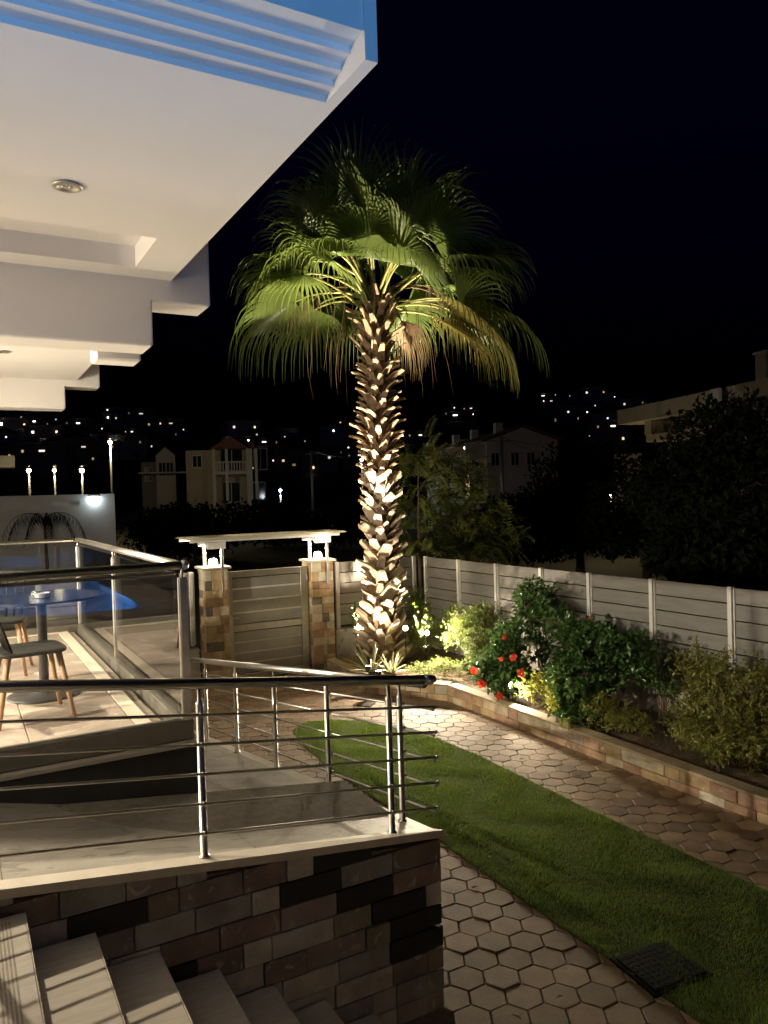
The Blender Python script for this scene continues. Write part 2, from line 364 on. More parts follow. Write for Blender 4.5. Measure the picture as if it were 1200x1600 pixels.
# -- garden paving: sand bed with hexagonal pavers ---------------------------------
XW, YW = 2.232, 3.478           # outer corner of the ramp
LX0, LX1 = 3.27, 4.74           # lawn strip
lawn_poly = [(LX0, 0.8), (LX1, 0.8), (LX1 + 0.01, 3.0), (LX1 - 0.03, 5.0), (LX1, 6.6), (4.70, 7.3), (4.55, 7.95), (4.30, 8.42), (3.98, 8.70), (3.66, 8.76), (3.44, 8.55), (3.33, 8.1), (LX0 - 0.01, 7.2), (LX0 + 0.015, 5.2), (LX0, 4.0)]
planter_line = [(5.70, 0.8), (5.70, 8.58), (4.98, 9.62), (5.06, 11.05)]
bed = MB(); bed.add([(1.3, 0.8, .019), (6.0, 0.8, .019), (6.0, 8.8, .019), (5.2, 12.6, .019), (1.3, 12.6, .019)], [(0, 1, 2, 3, 4)])
paving = struct('paving', bed, MT['bed'])
def inside(p, poly):
    c = False; n = len(poly)
    for i in range(n):
        (x1, y1), (x2, y2) = poly[i], poly[(i + 1) % n]
        if (y1 > p[1]) != (y2 > p[1]) and p[0] < (x2 - x1) * (p[1] - y1) / (y2 - y1) + x1: c = not c
    return c
S = 0.1155; HR = S - 0.0032
def hexmesh(mi, jit):
    r2 = random.Random(50 + mi); b = MB(); vs = []
    for (rr, z) in ((HR, 0.0), (HR, 0.026), (HR - 0.006, 0.0315)):
        for k in range(6): vs.append((rr * cos(k * pi / 3) + r2.uniform(-jit, jit), rr * sin(k * pi / 3) + r2.uniform(-jit, jit), z))
    fs = [(i * 6 + k, i * 6 + (k + 1) % 6, (i + 1) * 6 + (k + 1) % 6, (i + 1) * 6 + k) for i in (0, 1) for k in range(6)] + [tuple(12 + k for k in range(6))]
    b.add(vs, fs); return b
hexb = [hexmesh(i, 0.0022) for i in range(5)]
hexm = [hexb[i].mesh('paver', MT['hex'][i]) for i in range(5)]
spots = []
for i in range(-2, 34):
    for j in range(-2, 62):
        x = 1.6 + i * 1.5 * S; y = 0.9 + j * sqrt(3) * S + (0.5 * sqrt(3) * S if i % 2 else 0)
        if y < 0.9 or y > 12.5 or x > 5.95: continue
        if x < 2.18 and y < 10.0: continue
        q = 0.09
        if all(inside((x + dx, y + dy), lawn_poly) for dx in (-q, q) for dy in (-q, q)): continue
        if y < 8.6 and x > 5.78: continue
        if y >= 8.6 and x > 5.70 - (min(y, 9.62) - 8.58) * 0.69 + 0.07: continue
        c = px((x, y, 0.03)); vis = c[2] > 0 and -40 < c[0] < 1240 and 900 < c[1] < 1640
        spots.append((0 if vis else 1, c[2] if c[2] > 0 else 99, x, y))
spots.sort(); far = MB()
for k, (nv, dd, x, y) in enumerate(spots):
    mi = rnd.randrange(5); z = rnd.uniform(-0.002, 0.003)
    if k < 300:
        link('paver', hexm[mi], paving, (x, y, z), (rnd.uniform(-.008, .008), rnd.uniform(-.008, .008), rnd.randrange(6) * pi / 3))
    else:
        b = len(far.v); a0 = rnd.randrange(6) * pi / 3
        far.v.extend([(x + p[0] * cos(a0) - p[1] * sin(a0), y + p[0] * sin(a0) + p[1] * cos(a0), z + p[2]) for p in hexb[mi].v])
        far.f.extend([tuple(b + i for i in f) for f in hexb[mi].f]); far.m.extend([mi] * len(hexb[mi].f))
o = far.build('pavers_beyond', MT['hex'], paving); o['kind'] = 'stuff'

# -- lawn -------------------------------------------------------------------------
n = len(lawn_poly); lb = MB()
lb.add([(x, y, 0.005) for x, y in lawn_poly] + [(x, y, 0.037) for x, y in lawn_poly], [tuple(range(n, 2 * n))] + [(i, (i + 1) % n, n + (i + 1) % n, n + i) for i in range(n)])
struct('lawn', lb, MT['turf'])
rg = np.random.default_rng(5); NB = 150000
gx = rg.uniform(LX0 - 0.03, LX1 + 0.03, NB); gy = 2.0 + (rg.uniform(0, 1, NB) ** 1.25) * 6.85
def np_inside(x, y, poly):
    c = np.zeros(len(x), bool)
    for i in range(len(poly)):
        (x1, y1), (x2, y2) = poly[i], poly[(i + 1) % len(poly)]
        if y1 == y2: continue
        cond = ((y1 > y) != (y2 > y)) & (x < (x2 - x1) * (y - y1) / (y2 - y1) + x1); c ^= cond
    return c
k = np_inside(gx, gy, lawn_poly); gx, gy = gx[k], gy[k]; nb = len(gx)
hh = rg.uniform(0.014, 0.03, nb) * (0.85 + 0.3 * np.sin(gx * 9 + 2 * np.sin(gy * 5))); az = rg.uniform(0, 2 * pi, nb); w = rg.uniform(0.0012, 0.0026, nb) * (0.7 + gy / 7)
ln = rg.uniform(0.2, 0.9, nb) * hh; la = 1.2 * np.sin(gx * 3.1 + gy * 1.3) + rg.normal(0, 0.9, nb)
V = np.zeros((nb, 3, 3))
V[:, 0] = np.stack([gx - w * np.cos(az), gy - w * np.sin(az), np.full(nb, .034)], 1)
V[:, 1] = np.stack([gx + w * np.cos(az), gy + w * np.sin(az), np.full(nb, .034)], 1)
V[:, 2] = np.stack([gx + ln * np.cos(la), gy + ln * np.sin(la), .036 + hh], 1)
me = bpy.data.meshes.new('grass'); me.vertices.add(nb * 3); me.vertices.foreach_set('co', V.ravel())
me.loops.add(nb * 3); me.loops.foreach_set('vertex_index', np.arange(nb * 3, dtype=np.int32))
me.polygons.add(nb); me.polygons.foreach_set('loop_start', np.arange(0, nb * 3, 3, dtype=np.int32))
me.materials.append(MT['grass']); me.update(); me.validate()
o = link('grass', me); tag(o, 'short green turf blades covering the lawn strip', 'grass', kind='stuff')

# -- planter kerb -----------------------------------------------------------------
pl = thing('planter_kerb', 'low kerb of tan split stone edging the flower bed', 'kerb', (5.7, 6, 0))
core = MB(); cop_i = []
def seg_frame(a, b):
    a, b = Vector((*a, 0)), Vector((*b, 0)); t = (b - a).normalized(); nrm = Vector((-t.y, t.x, 0)); return a, b, t, nrm   # nrm points to the path side
def obox(mb, a, t, nr, s0, s1, d0, d1, z0, z1, c=0.004, mi=0):
    """chamfered box along direction t from a, depth along nr"""
    tmp = MB(); tmp.cbox(s0, s1, d0, d1, z0, z1, c, mi)
    mb.add([a + t * p[0] + nr * p[1] + Zv * p[2] for p in tmp.v], tmp.f, mi)
for si in range(3):
    a, b, t, nr = seg_frame(planter_line[si], planter_line[si + 1]); L = (b - a).length
    obox(core, a, t, nr, 0 if si == 0 else -0.02, L, -0.17, -0.012, 0, 0.222, 0.002)
    for row, (z0, z1) in enumerate(((0.004, 0.106), (0.112, 0.221))):
        s = 0.0 if si else 0.6
        s += 0.0
        while s < L - 0.03:
            ln_ = min(rnd.uniform(0.17, 0.34), L - s)
            if L - s - ln_ < 0.08: ln_ = L - s
            m = MB(); obox(m, a, t, nr, s + 0.002, s + ln_ - 0.002, -0.03, rnd.uniform(0.0, 0.008), z0, z1, 0.006)
            m.build('kerb_stone', rnd.choice(MT['sand'] + MT['sand'][:2]), pl); s += ln_
    s = 0.6 if si == 0 else 0
    while s < L - 0.02:
        ln_ = min(0.62, L - s)
        if L - s - ln_ < 0.15: ln_ = L - s
        m = MB(); obox(m, a, t, nr, s + 0.0015, s + ln_ - 0.0015, -0.15, 0.012, 0.225 + si * 0.0006, 0.252 + si * 0.0006, 0.003)
        m.build('coping_slab', MT['kerb_cap'], pl); s += ln_
core.build('core', MT['mortar'], pl)
# soil of the bed
FX, FY = 6.95, 11.25            # fence planes
sb = MB(); NX, NY = 14, 60
def bed_x0(y): return 5.79 if y < 8.55 else max(5.13, 5.79 - (y - 8.55) * 0.69)
for j in range(NY + 1):
    y = 0.8 + (11.3 - 0.8) * j / NY; x0 = bed_x0(y) + 0.02
    for i in range(NX + 1):
        x = x0 + (FX + 0.1 - x0) * i / NX
        sb.v.append((x, y, 0.178 + 0.02 * sin(x * 9.1 + y * 3) * cos(y * 7.3) + rnd.uniform(-.012, .012) + 0.07 * (i / NX)))
for j in range(NY):
    for i in range(NX):
        q = j * (NX + 1) + i; sb.f.append((q, q + 1, q + NX + 2, q + NX + 1)); sb.m.append(0)
struct('flower_bed_soil', sb, MT['soil'], True)
# pebbles and litter on the soil
lit = MB()
for k in range(900):
    y = rnd.uniform(2.5, 11.0); x = rnd.uniform(bed_x0(y) + 0.24, FX - 0.05); r = rnd.uniform(0.006, 0.02)
    z = 0.215 + 0.05 * (x - bed_x0(y)) / (FX - bed_x0(y))
    a = rnd.uniform(0, 6.28); e = rnd.uniform(0.4, 1)
    lit.add([(x + r * cos(a), y + r * sin(a), z), (x - r * sin(a) * e, y + r * cos(a) * e, z), (x - r * cos(a), y - r * sin(a), z + .004), (x + r * sin(a) * e, y - r * cos(a) * e, z), (x, y, z + r * .7)],
            [(0, 1, 4), (1, 2, 4), (2, 3, 4), (3, 0, 4)])
o = lit.build('leaf_litter', [MT['dead']]); tag(o, 'dry leaf litter and pebbles scattered over the bed soil', 'litter', kind='stuff')

fl_ = []
for k in range(9):
    x, y = rnd.choice(((rnd.uniform(4.8, 5.6), rnd.uniform(3.2, 8.4)), (rnd.uniform(2.4, 3.2), rnd.uniform(2.6, 5)), (rnd.uniform(4.8, 5.6), rnd.uniform(5, 7.5))))
    m = MB(); a = rnd.uniform(0, 6.28); l_ = rnd.uniform(.02, .045); m.add([(-l_, 0, .002), (0, -l_ * .4, .008), (l_, 0, .004), (0, l_ * .4, .010)], [(0, 1, 2), (0, 2, 3)])
    o = m.build('fallen_leaf', MT['dead']); o.location = (x, y, 0.035); o.rotation_euler = (0, 0, a)
    tag(o, 'dry fallen leaf lying on the hexagonal paving', 'leaf', 'fallen leaves on the paving')

# -- low wall and slat fence --------------------------------------------------------
gw = thing('garden_wall', 'low weathered white plaster wall under the slat fence', 'wall', (FX + 0.1, 6, 0))
m = MB(); m.cbox(FX, FX + 0.2, 0.8, FY + 0.2, 0, 0.665, 0.008); m.build('side_wall', MT['old_plaster'], gw)
m = MB(); m.cbox(5.33, FX - 0.003, FY + 0.0, FY + 0.2, 0, 0.66, 0.008); m.build('back_wall', MT['old_plaster'], gw)
m = MB(); m.cbox(0.6, 3.14, FY + 0.15, FY + 0.33, 0, 0.60, 0.008); m.build('gate_side_wall', MT['old_plaster'], gw)
SLN, SLH, FT = 6, 0.174, 1.745
def fence(root, p0, p1, posts, nrm, z0=0.70):
    a = Vector((*p0, 0)); t = (Vector((*p1, 0)) - a); L = t.length; t.normalize(); nr = Vector((*nrm, 0))
    for s in posts:
        m = MB(); obox(m, a, t, nr, s - 0.026, s + 0.026, -0.02, 0.038, 0.64, FT + 0.012, 0.003)
        obox(m, a, t, nr, s + 0.034, s + 0.05, -0.01, 0.022, 0.66, FT + 0.004, 0.002); m.build('post', MT['fpost'], root)
    for s0, s1 in zip(posts, posts[1:]):
        for k in range(SLN):
            zt = FT - k * SLH
            m = MB(); obox(m, a, t, nr, s0 + 0.051, s1 - 0.027, -0.012, 0.010 + rnd.uniform(-.0015, .0015), zt - SLH + 0.011, zt, 0.004); m.build('slat', MT['slat'], root)
fr = thing('slat_fence', 'long taupe slat fence behind the flower bed with pale posts', 'fence', (FX + 0.1, 6, 0.66))
posts = [FY - 0.05 - yy for yy in (11.18, 10.2, 9.21, 8.2, 7.28, 6.27, 5.23, 4.2, 3.18, 2.16)]
fence(fr, (FX + 0.10, FY - 0.05), (FX + 0.10, 1.5), posts, (-1, 0))
fb = thing('slat_fence', 'short taupe slat fence between the gate pillar and the palm', 'fence', (6.1, FY + 0.1, 0.66))
fence(fb, (5.36, FY + 0.1), (FX, FY + 0.1), [0.05, 0.80, 1.53], (0, -1))
fl = thing('slat_fence', 'taupe slat fence left of the gate, seen behind the glass railing', 'fence', (2.2, FY + 0.22, 0.6))
fence(fl, (0.9, FY + 0.22), (3.14, FY + 0.22), [0.05, 1.1, 2.15], (0, -1))

# -- gate with pillars -----------------------------------------------------------------
GY = 11.2
def pillar(x0, x1, y0, y1, label):
    p = thing('gate_pillar', label, 'pillar', ((x0 + x1) / 2, (y0 + y1) / 2, 0), 'stone gate pillars')
    m = MB(); m.box(x0 + 0.02, x1 - 0.02, y0 + 0.02, y1 - 0.02, 0, 1.79); m.build('core', MT['mortar'], p)
    z = 0.004
    while z < 1.77:
        h = min(rnd.uniform(0.115, 0.155), 1.785 - z)
        if 1.785 - z - h < 0.06: h = 1.785 - z
        def pick(): return MT['sand_dark'] if rnd.random() < 0.09 else rnd.choice(MT['sand'] + MT['sand'][:2])
        for face in range(4):
            L = (x1 - x0) if face % 2 == 0 else (y1 - y0); s = 0
            cuts = [0] + sorted(rnd.sample([0.3, 0.45, 0.62, 0.75], rnd.choice((1, 1, 2)))) + [1.0]
            for c0, c1 in zip(cuts, cuts[1:]):
                e = rnd.uniform(0.0, 0.007); d = 0.03; a0, a1 = c0 * L + 0.0015, c1 * L - 0.0015
                if face in (1, 3):
                    a0 = max(a0, 0.032); a1 = min(a1, L - 0.032)
                m = MB()
                if face == 0: m.cbox(x0 + a0, x0 + a1, y0 - e, y0 + d, z + .0015, z + h - .0015, 0.006)
                elif face == 2: m.cbox(x0 + a0, x0 + a1, y1 - d, y1 + e, z + .0015, z + h - .0015, 0.006)
                elif face == 1: m.cbox(x1 - d, x1 + e, y0 + a0, y0 + a1, z + .0015, z + h - .0015, 0.006)
                else: m.cbox(x0 - e, x0 + d, y0 + a0, y0 + a1, z + .0015, z + h - .0015, 0.006)
                m.build('stone', pick(), p)
        z += h
    m = MB(); m.cbox(x0 - 0.04, x1 + 0.04, y0 - 0.04, y1 + 0.04, 1.79, 1.825, 0.006); m.build('cap', MT['coping'], p)
    return p
pillar(3.19, 3.55, GY, GY + 0.36, 'tan stone gate pillar left of the gate')
pillar(4.91, 5.29, GY, GY + 0.38, 'tan stone gate pillar right of the gate')
gt = thing('garden_gate', 'taupe metal gate with horizontal bands between two stone pillars', 'gate', (4.2, GY + 0.15, 0.05))
gx0, gx1, gz0, gz1, gy = 3.575, 4.885, 0.06, 1.73, GY + 0.14
for xx0, xx1 in ((gx0, gx0 + 0.07), (gx1 - 0.12, gx1)):
    m = MB(); m.cbox(xx0, xx1, gy - 0.03, gy + 0.03, gz0, gz1, 0.004); m.build('stile', MT['steel_dull'], gt)
for z0, z1 in ((gz1 - 0.10, gz1 - 0.002), (gz0, gz0 + 0.08), (0.80, 0.90)):
    m = MB(); m.cbox(gx0 + 0.071, gx1 - 0.121, gy - 0.027, gy + 0.027, z0, z1, 0.004); m.build('rail', MT['steel_dull'], gt)
zz = [0.14, 0.305, 0.47, 0.635, 0.80], [0.90, 1.085, 1.27, 1.455, 1.63]
for Z in zz:
    for q, (z0, z1) in enumerate(zip(Z, Z[1:])):
        m = MB(); m.cbox(gx0 + 0.071, gx1 - 0.121, gy - 0.008, gy + 0.008, z0 + 0.012, z1 - 0.013, 0.003); m.build('panel', MT['gate_panel'], gt)
        if q: m = MB(); m.cbox(gx0 + 0.072, gx1 - 0.122, gy - 0.018, gy + 0.012, z0 - 0.012, z0 + 0.011, 0.003); m.build('strip', MT['fpost'], gt)
m = MB(); m.tube([(gx0 + 0.035, gy - 0.03, 1.02), (gx0 + 0.035, gy - 0.07, 1.02), (gx0 + 0.15, gy - 0.07, 1.02)], 0.009); m.build('handle', MT['steel'], gt, True)
m = MB(); m.cbox(gx0 + 0.02, gx0 + 0.05, gy - 0.034, gy - 0.028, 0.92, 1.06, 0.002); m.build('lock_plate', MT['steel'], gt)
for z in (0.3, 1.5):
    m = MB(); m.tube([(gx1 - 0.01, gy - 0.04, z), (gx1 - 0.01, gy - 0.04, z + 0.1)], 0.012); m.build('hinge', MT['steel'], gt, True)
cn = thing('gate_canopy', 'thin frosted canopy sheet on brackets above the gate', 'canopy', (4.2, GY + 0.2, 1.83))
m = MB(); m.prism([(2.90, 2.262), (2.94, 2.250), (5.40, 2.250), (5.45, 2.262), (5.41, 2.278), (2.94, 2.278)], 1, GY - 0.22, GY + 0.52)
m.build('canopy_sheet', MT['canopy'], cn)
m = MB()
for yy in (GY - 0.16, GY + 0.44): m.cbox(2.95, 5.35, yy, yy + 0.035, 2.205, 2.246, 0.003)
m.build('edge_rail', MT['white_metal'], cn)
for x0 in (3.19, 4.91):
    m = MB(); m.cbox(x0 + 0.035, x0 + 0.075, GY + 0.16, GY + 0.20, 1.827, 2.20, 0.004); m.build('upright', MT['white_metal'], cn)
    m = MB(); m.cbox(x0 + 0.235, x0 + 0.275, GY - 0.085, GY - 0.05, 1.42, 2.20, 0.004); m.build('upright', MT['steel_dull'], cn)
    m = MB(); m.prism([(GY - 0.12, 2.20), (GY + 0.42, 2.20), (GY + 0.42, 2.12), (GY + 0.28, 2.15), (GY + 0.05, 2.17), (GY - 0.09, 2.10), (GY - 0.12, 2.10)], 0, x0 + 0.03, x0 + 0.30); m.build('bracket', MT['white_metal'], cn)
for x0, lab in ((3.19, 'left'), (4.91, 'right')):
    t = thing('pillar_lamp', 'glowing warm lamp on top of the %s gate pillar' % lab, 'lamp', (x0 + 0.17, GY + 0.12, 1.825), 'pillar lamps')
    m = MB(); m.lathe([(0.075, 0), (0.075, 0.02), (0.06, 0.025)], (x0 + 0.17, GY + 0.12, 1.825), 20); m.build('lamp_base', MT['white_metal'], t, True)
    m = MB(); m.lathe([(0.062, 0), (0.068, 0.02), (0.066, 0.06), (0.05, 0.085), (0.01, 0.095)], (x0 + 0.17, GY + 0.12, 1.851), 20); m.build('diffuser', MT['led_soft'], t, True)
    lamp('pillar_light', 'POINT', (x0 + 0.17, GY + 0.12, 2.0), 40, WARM, t, 0.06)

# -- ramp, its stone wall and stairs ------------------------------------------------------
TZ = 1.42                        # terrace floor
def zo_b(x): return min(TZ, 0.975 + 0.13 * (XW - x))             # outer edge, along the steps
def zi_b(x): return min(TZ, 0.94 + 0.25 * (1.24 - x))            # inner edge, along the terrace
def zo_a(y): return max(0.034, 0.975 - 0.145 * (y - YW))
def zi_a(y): return max(0.034, 0.94 - 0.162 * (y - 4.62))
def rampz(x, y):
    if y <= 4.62:
        f = (y - YW) / (4.62 - YW)
        if x <= 1.24: return zo_b(x) * (1 - f) + zi_b(x) * f
        g_ = (x - 1.24) / (XW - 1.24)
        return (1.104 * (1 - g_) + 0.975 * g_) * (1 - f) + (0.94 * (1 - g_) + zo_a(4.62) * g_) * f
    g_ = (x - 1.24) / (XW - 1.24); return zi_a(y) * (1 - g_) + zo_a(y) * g_
rp = thing('ramp', 'grey stone ramp turning the corner between the stairs and the terrace', 'ramp', (1.7, 4, 0))
def ramp_patch(xs, ys, name, thick=0.05, dz=0.0):
    m = MB(); nx, ny = len(xs), len(ys)
    for y in ys:
        for x in xs: m.v.append((x, y, rampz(x, y) + dz))
    for y in ys:
        for x in xs: m.v.append((x, y, rampz(x, y) - thick))
    o = nx * ny
    for j in range(ny - 1):
        for i in range(nx - 1):
            q = j * nx + i; m.f.append((q, q + 1, q + nx + 1, q + nx)); m.f.append((o + q, o + q + nx, o + q + nx + 1, o + q + 1))
    for i in range(nx - 1): m.f.append((i, o + i, o + i + 1, i + 1)); b = (ny - 1) * nx; m.f.append((b + i, b + i + 1, o + b + i + 1, o + b + i))
    for j in range(ny - 1): a = j * nx; m.f.append((a, a + nx, o + a + nx, o + a)); a += nx - 1; m.f.append((a, o + a, o + a + nx, a + nx))
    m.m = [0] * len(m.f); return m.build(name, MT['ramp'], rp)
def lin(a, b, n): return [a + (b - a) * i / n for i in range(n + 1)]
for x0, x1 in ((-2.0, -1.0), (-1.0, 0.12), (0.12, 1.238)): ramp_patch(lin(x0 + .0015, x1 - .0015, 6), lin(YW + 0.075, 4.617, 6), 'ramp_slab')
ramp_patch(lin(1.241, XW - 0.078, 6), lin(YW + 0.075, 4.618, 6), 'ramp_slab')
for y0, y1 in ((4.62, 5.8), (5.8, 7.0), (7.0, 8.2), (8.2, 9.4), (9.4, 10.1)): ramp_patch(lin(1.241, XW - 0.078, 6), lin(y0 + .0015, y1 - .0015, 6), 'ramp_slab')
m = MB(); prev = None                  # edging strips
def strip(pts_in, pts_out, dz=0.006, th=0.04):
    n = len(pts_in); vs = []
    for p, q in zip(pts_in, pts_out): vs += [(p[0], p[1], p[2] + dz), (q[0], q[1], q[2] + dz), (q[0], q[1], q[2] + dz - th), (p[0], p[1], p[2] + dz - th)]
    fs = [(0, 1, 2, 3), tuple(4 * (n - 1) + i for i in (3, 2, 1, 0))]
    for i in range(n - 1):
        b = 4 * i
        for a in range(4): fs.append((b + a, b + (a + 1) % 4, b + 4 + (a + 1) % 4, b + 4 + a))
    return MB().add(vs, fs)
xs = [-2.0, -1.19, 0.5, 1.24, XW - 0.07]
strip([(x, YW + 0.073, rampz(x, YW)) for x in xs] , [(x if i < 4 else XW + 0.018, YW - 0.018, rampz(x, YW)) for i, x in enumerate(xs)]).build('edging', MT['coping'], rp)
ys = [YW + 0.075, 4.62, 6.0, 8.0, 10.1]
strip([(XW - 0.072, y, zo_a(y)) for y in ys], [(XW + 0.018, y if i else YW - 0.016, zo_a(y)) for i, y in enumerate(ys)], 0.0055).build('edging', MT['coping'], rp)

sw = thing('stone_wall', 'wall of mixed slate bricks carrying the ramp beside the stairs', 'wall', (1.0, YW, 0))
m = MB(); m.prism([(-2.0, 0), (XW - 0.03, 0), (XW - 0.03, 0.975 - 0.06), (-1.19, TZ - 0.065), (-2.0, TZ - 0.065)], 1, YW + 0.022, 4.60); m.build('core', MT['mortar'], sw)
m = MB(); m.prism([(4.601, 0), (10.0, 0), (4.601, 0.80 - 0.06)], 0, 1.26, XW - 0.03); m.build('core', MT['mortar'], sw)
BH = 0.118; z = 0.0; row = 0
pat = ['k', 's', 's', 's', 'k', 's', 's']
step_x = [0.193 + 0.2655 * i for i in range(8)]
while z < 1.40:
    x = XW + 0.004; i = 0
    first = True
    while x > -1.3:
        L = rnd.choice((0.14, 0.22, 0.30, 0.33, 0.27)) if not first else rnd.choice((0.10, 0.2, 0.3)); first = False
        bl = (i + row * 2) % 5 == (1 if row % 2 else 3) and rnd.random() < 0.85
        if bl: L = 0.33
        x1, x0 = x - 0.0025, x - L + 0.0025; zt = z + BH - 0.005
        c0, c1 = zo_b(x0) - 0.052, zo_b(x1) - 0.052
        z0 = z + 0.0005
        if min(c0, c1) > z0 + 0.012:
            e = YW - rnd.uniform(-0.004, 0.006)
            m = MB(); m.cbox(x0, x1, e, YW + 0.05, z0, zt, 0.003)
            jx = rnd.uniform(-.006, .006); jz = rnd.uniform(-.006, .006)
            m.v = [(p[0], p[1] + ((p[0] - x0) / (x1 - x0) * jx + (p[2] - z0) / BH * jz if p[1] < YW + .03 else 0), min(p[2], zo_b(p[0]) - 0.037)) for p in m.v]
            hidden = z + BH < max([0] + [1.139 - 0.1655 * q for q, sx in enumerate(step_x) if sx > x1]) - 0.02 if x1 < 1.9 else False
            if not hidden: m.build('brick', MT['black_stone'] if bl else rnd.choice(MT['stones']), sw)
        x -= L; i += 1
    y = YW + 0.05
    while y < 10.0:
        L = rnd.choice((0.14, 0.22, 0.30, 0.33)); y1 = min(y + L - 0.0025, 10.0); top = zo_a(y) - 0.055
        if top > z + 0.02 and y < 7.5:
            m = MB(); m.cbox(XW - 0.05, XW + rnd.uniform(-0.004, 0.006), y + 0.0025, y1, z + 0.0005, z + BH - 0.005, 0.005)
            m.v = [(p[0], p[1], min(p[2], zo_a(p[1]) - 0.037)) for p in m.v]
            m.build('brick', MT['black_stone'] if rnd.random() < 0.15 else rnd.choice(MT['stones']), sw)
        y += L
    z += BH; row += 1

st = thing('staircase', 'stone steps descending beside the slate brick wall', 'stairs', (0.7, 2.5, 0))
SY0, SY1 = 1.0, YW - 0.012
for i in range(-2, 7):
    X, zt = 0.193 + 0.2655 * i, 1.139 - 0.1655 * i
    m = MB(); m.cbox(X - 0.30, X, SY0, SY1, zt - 0.03, zt, 0.003)
    tr = m.build('tread', MT['step'], st)
    m = MB(); m.cbox(X + 0.0005, X + 0.004, SY0, SY1 - 0.001, zt - 0.012, zt + 0.0015, 0.001); m.build('nosing', MT['coping'], tr)
    m = MB()
    for q in range(5): m.box(X - 0.115 + q * 0.013, X - 0.108 + q * 0.013, SY0 + 0.02, SY1 - 0.05, zt - 0.003, zt + 0.0016)
    if i <= 0: m.build('grooved_strip', MT['groove'], tr)
    m = MB(); m.box(X - 0.275, X - 0.022, SY0 + 0.01, SY1 - 0.004, 0, zt - 0.031); m.build('riser', MT['step'], st)

# -- terrace ---------------------------------------------------------------------------
TX, TY0, TY1 = 1.24, 4.62, 9.2
tw = thing('terrace_wall', 'dark anthracite terrace wall with pale coping behind the ramp', 'wall', (0, TY0, 0))
m = MB(); m.box(-4, TX - 0.002, TY0 + 0.001, TY0 + 0.14, 0, 1.328); m.build('front_wall', MT['anthracite'], tw)
m = MB(); m.box(TX - 0.14, TX - 0.001, TY0 + 0.141, TY1, 0, 1.328); m.build('side_wall', MT['old_plaster'], tw)
m = MB(); m.box(-4, TX - 0.141, TY1 - 0.14, TY1 - 0.001, 0, 1.328); m.build('back_wall', MT['old_plaster'], tw)
m = MB(); m.cbox(-4, TX + 0.02, TY0 - 0.025, TY0 + 0.16, 1.33, 1.358, 0.003); m.build('coping', MT['coping'], tw)
m = MB(); m.cbox(TX - 0.13, TX + 0.02, TY0 + 0.161, TY1 + 0.02, 1.331, 1.357, 0.003); m.build('coping', MT['coping'], tw)
tf = MB(); tf.box(-4, TX - 0.14, TY0 + 0.16, TY1 - 0.01, 1.30, TZ - 0.013); tf = struct('terrace_floor', tf, MT['mortar'])
tm = MB().cbox(0.002, 0.595, 0.002, 0.595, -0.0115, 0, 0.003).mesh('tile', MT['tile'])
tx = TX - 0.20 - 0.10
for i in range(1, 9):
    for j in range(7):
        y = TY0 + 0.155 + 0.09 + j * 0.6
        if y + 0.6 < TY1 - 0.14: link('tile', tm, tf, (tx - i * 0.6, y, TZ))
m = MB(); m.cbox(TX - 0.298, TX - 0.20, TY0 + 0.245, TY1 - 0.205, TZ - 0.011, TZ + 0.001, 0.002); m.build('border_strip', MT['border'], tf)
m = MB(); m.cbox(-4, TX - 0.20, TY0 + 0.162, TY0 + 0.243, TZ - 0.011, TZ + 0.001, 0.002); m.build('border_strip', MT['border'], tf)
m = MB(); m.cbox(-4, TX - 0.20, TY1 - 0.203, TY1 - 0.12, TZ - 0.011, TZ + 0.001, 0.002); m.build('border_strip', MT['border'], tf)
m = MB(); m.box(tx - 4.8, TX - 0.30, TY0 + 4.445, TY1 - 0.205, TZ - 0.011, TZ - 0.0005); m.build('edge_tile', MT['tile'], tf)

gr = thing('glass_railing', 'glass balustrade with steel handrail around the tiled terrace', 'railing', (TX, TY0, TZ))
GX, G0, G1, RZ = TX - 0.06, TY0 + 0.06, TY1 - 0.09, 2.42
m = MB(); m.cbox(-4, GX + 0.045, G0 - 0.04, G0 + 0.04, 1.36, 1.485, 0.006); m.build('channel', MT['anodised'], gr)
m = MB(); m.cbox(GX - 0.04, GX + 0.04, G0 + 0.042, G1 - 0.042, 1.36, 1.484, 0.006); m.build('channel', MT['anodised'], gr)
m = MB(); m.cbox(-4, GX + 0.045, G1 - 0.04, G1 + 0.04, 1.36, 1.485, 0.006); m.build('channel', MT['anodised'], gr)
for x0, x1 in ((-3.6, -2.1), (-2.08, -0.52), (-0.5, GX - 0.035)):
    for yy in (G0, G1):
        m = MB(); m.cbox(x0, x1, yy - 0.006, yy + 0.006, 1.47, RZ - 0.055, 0.0015); m.build('glass_pane', MT['glass'], gr)
for y0, y1 in ((G0 + 0.035, 6.90), (6.96, G1 - 0.035)):
    m = MB(); m.cbox(GX - 0.006, GX + 0.006, y0, y1, 1.47, RZ - 0.055, 0.0015); m.build('glass_pane', MT['glass'], gr)
for pts in ([(-4, G0, RZ), (GX + 0.01, G0, RZ)], [(GX, G0, RZ + .001), (GX, G1, RZ + .001)], [(GX + 0.01, G1, RZ), (-4, G1, RZ)]):
    m = MB(); m.tube(pts, 0.026, 16); m.build('handrail', MT['steel'], gr, True)
for pts in ([(-4, G0, RZ - 0.045), (GX - 0.03, G0, RZ - 0.045)],):
    m = MB(); m.tube(pts, 0.012, 10); m.build('glass_cap', MT['steel_dull'], gr, True)
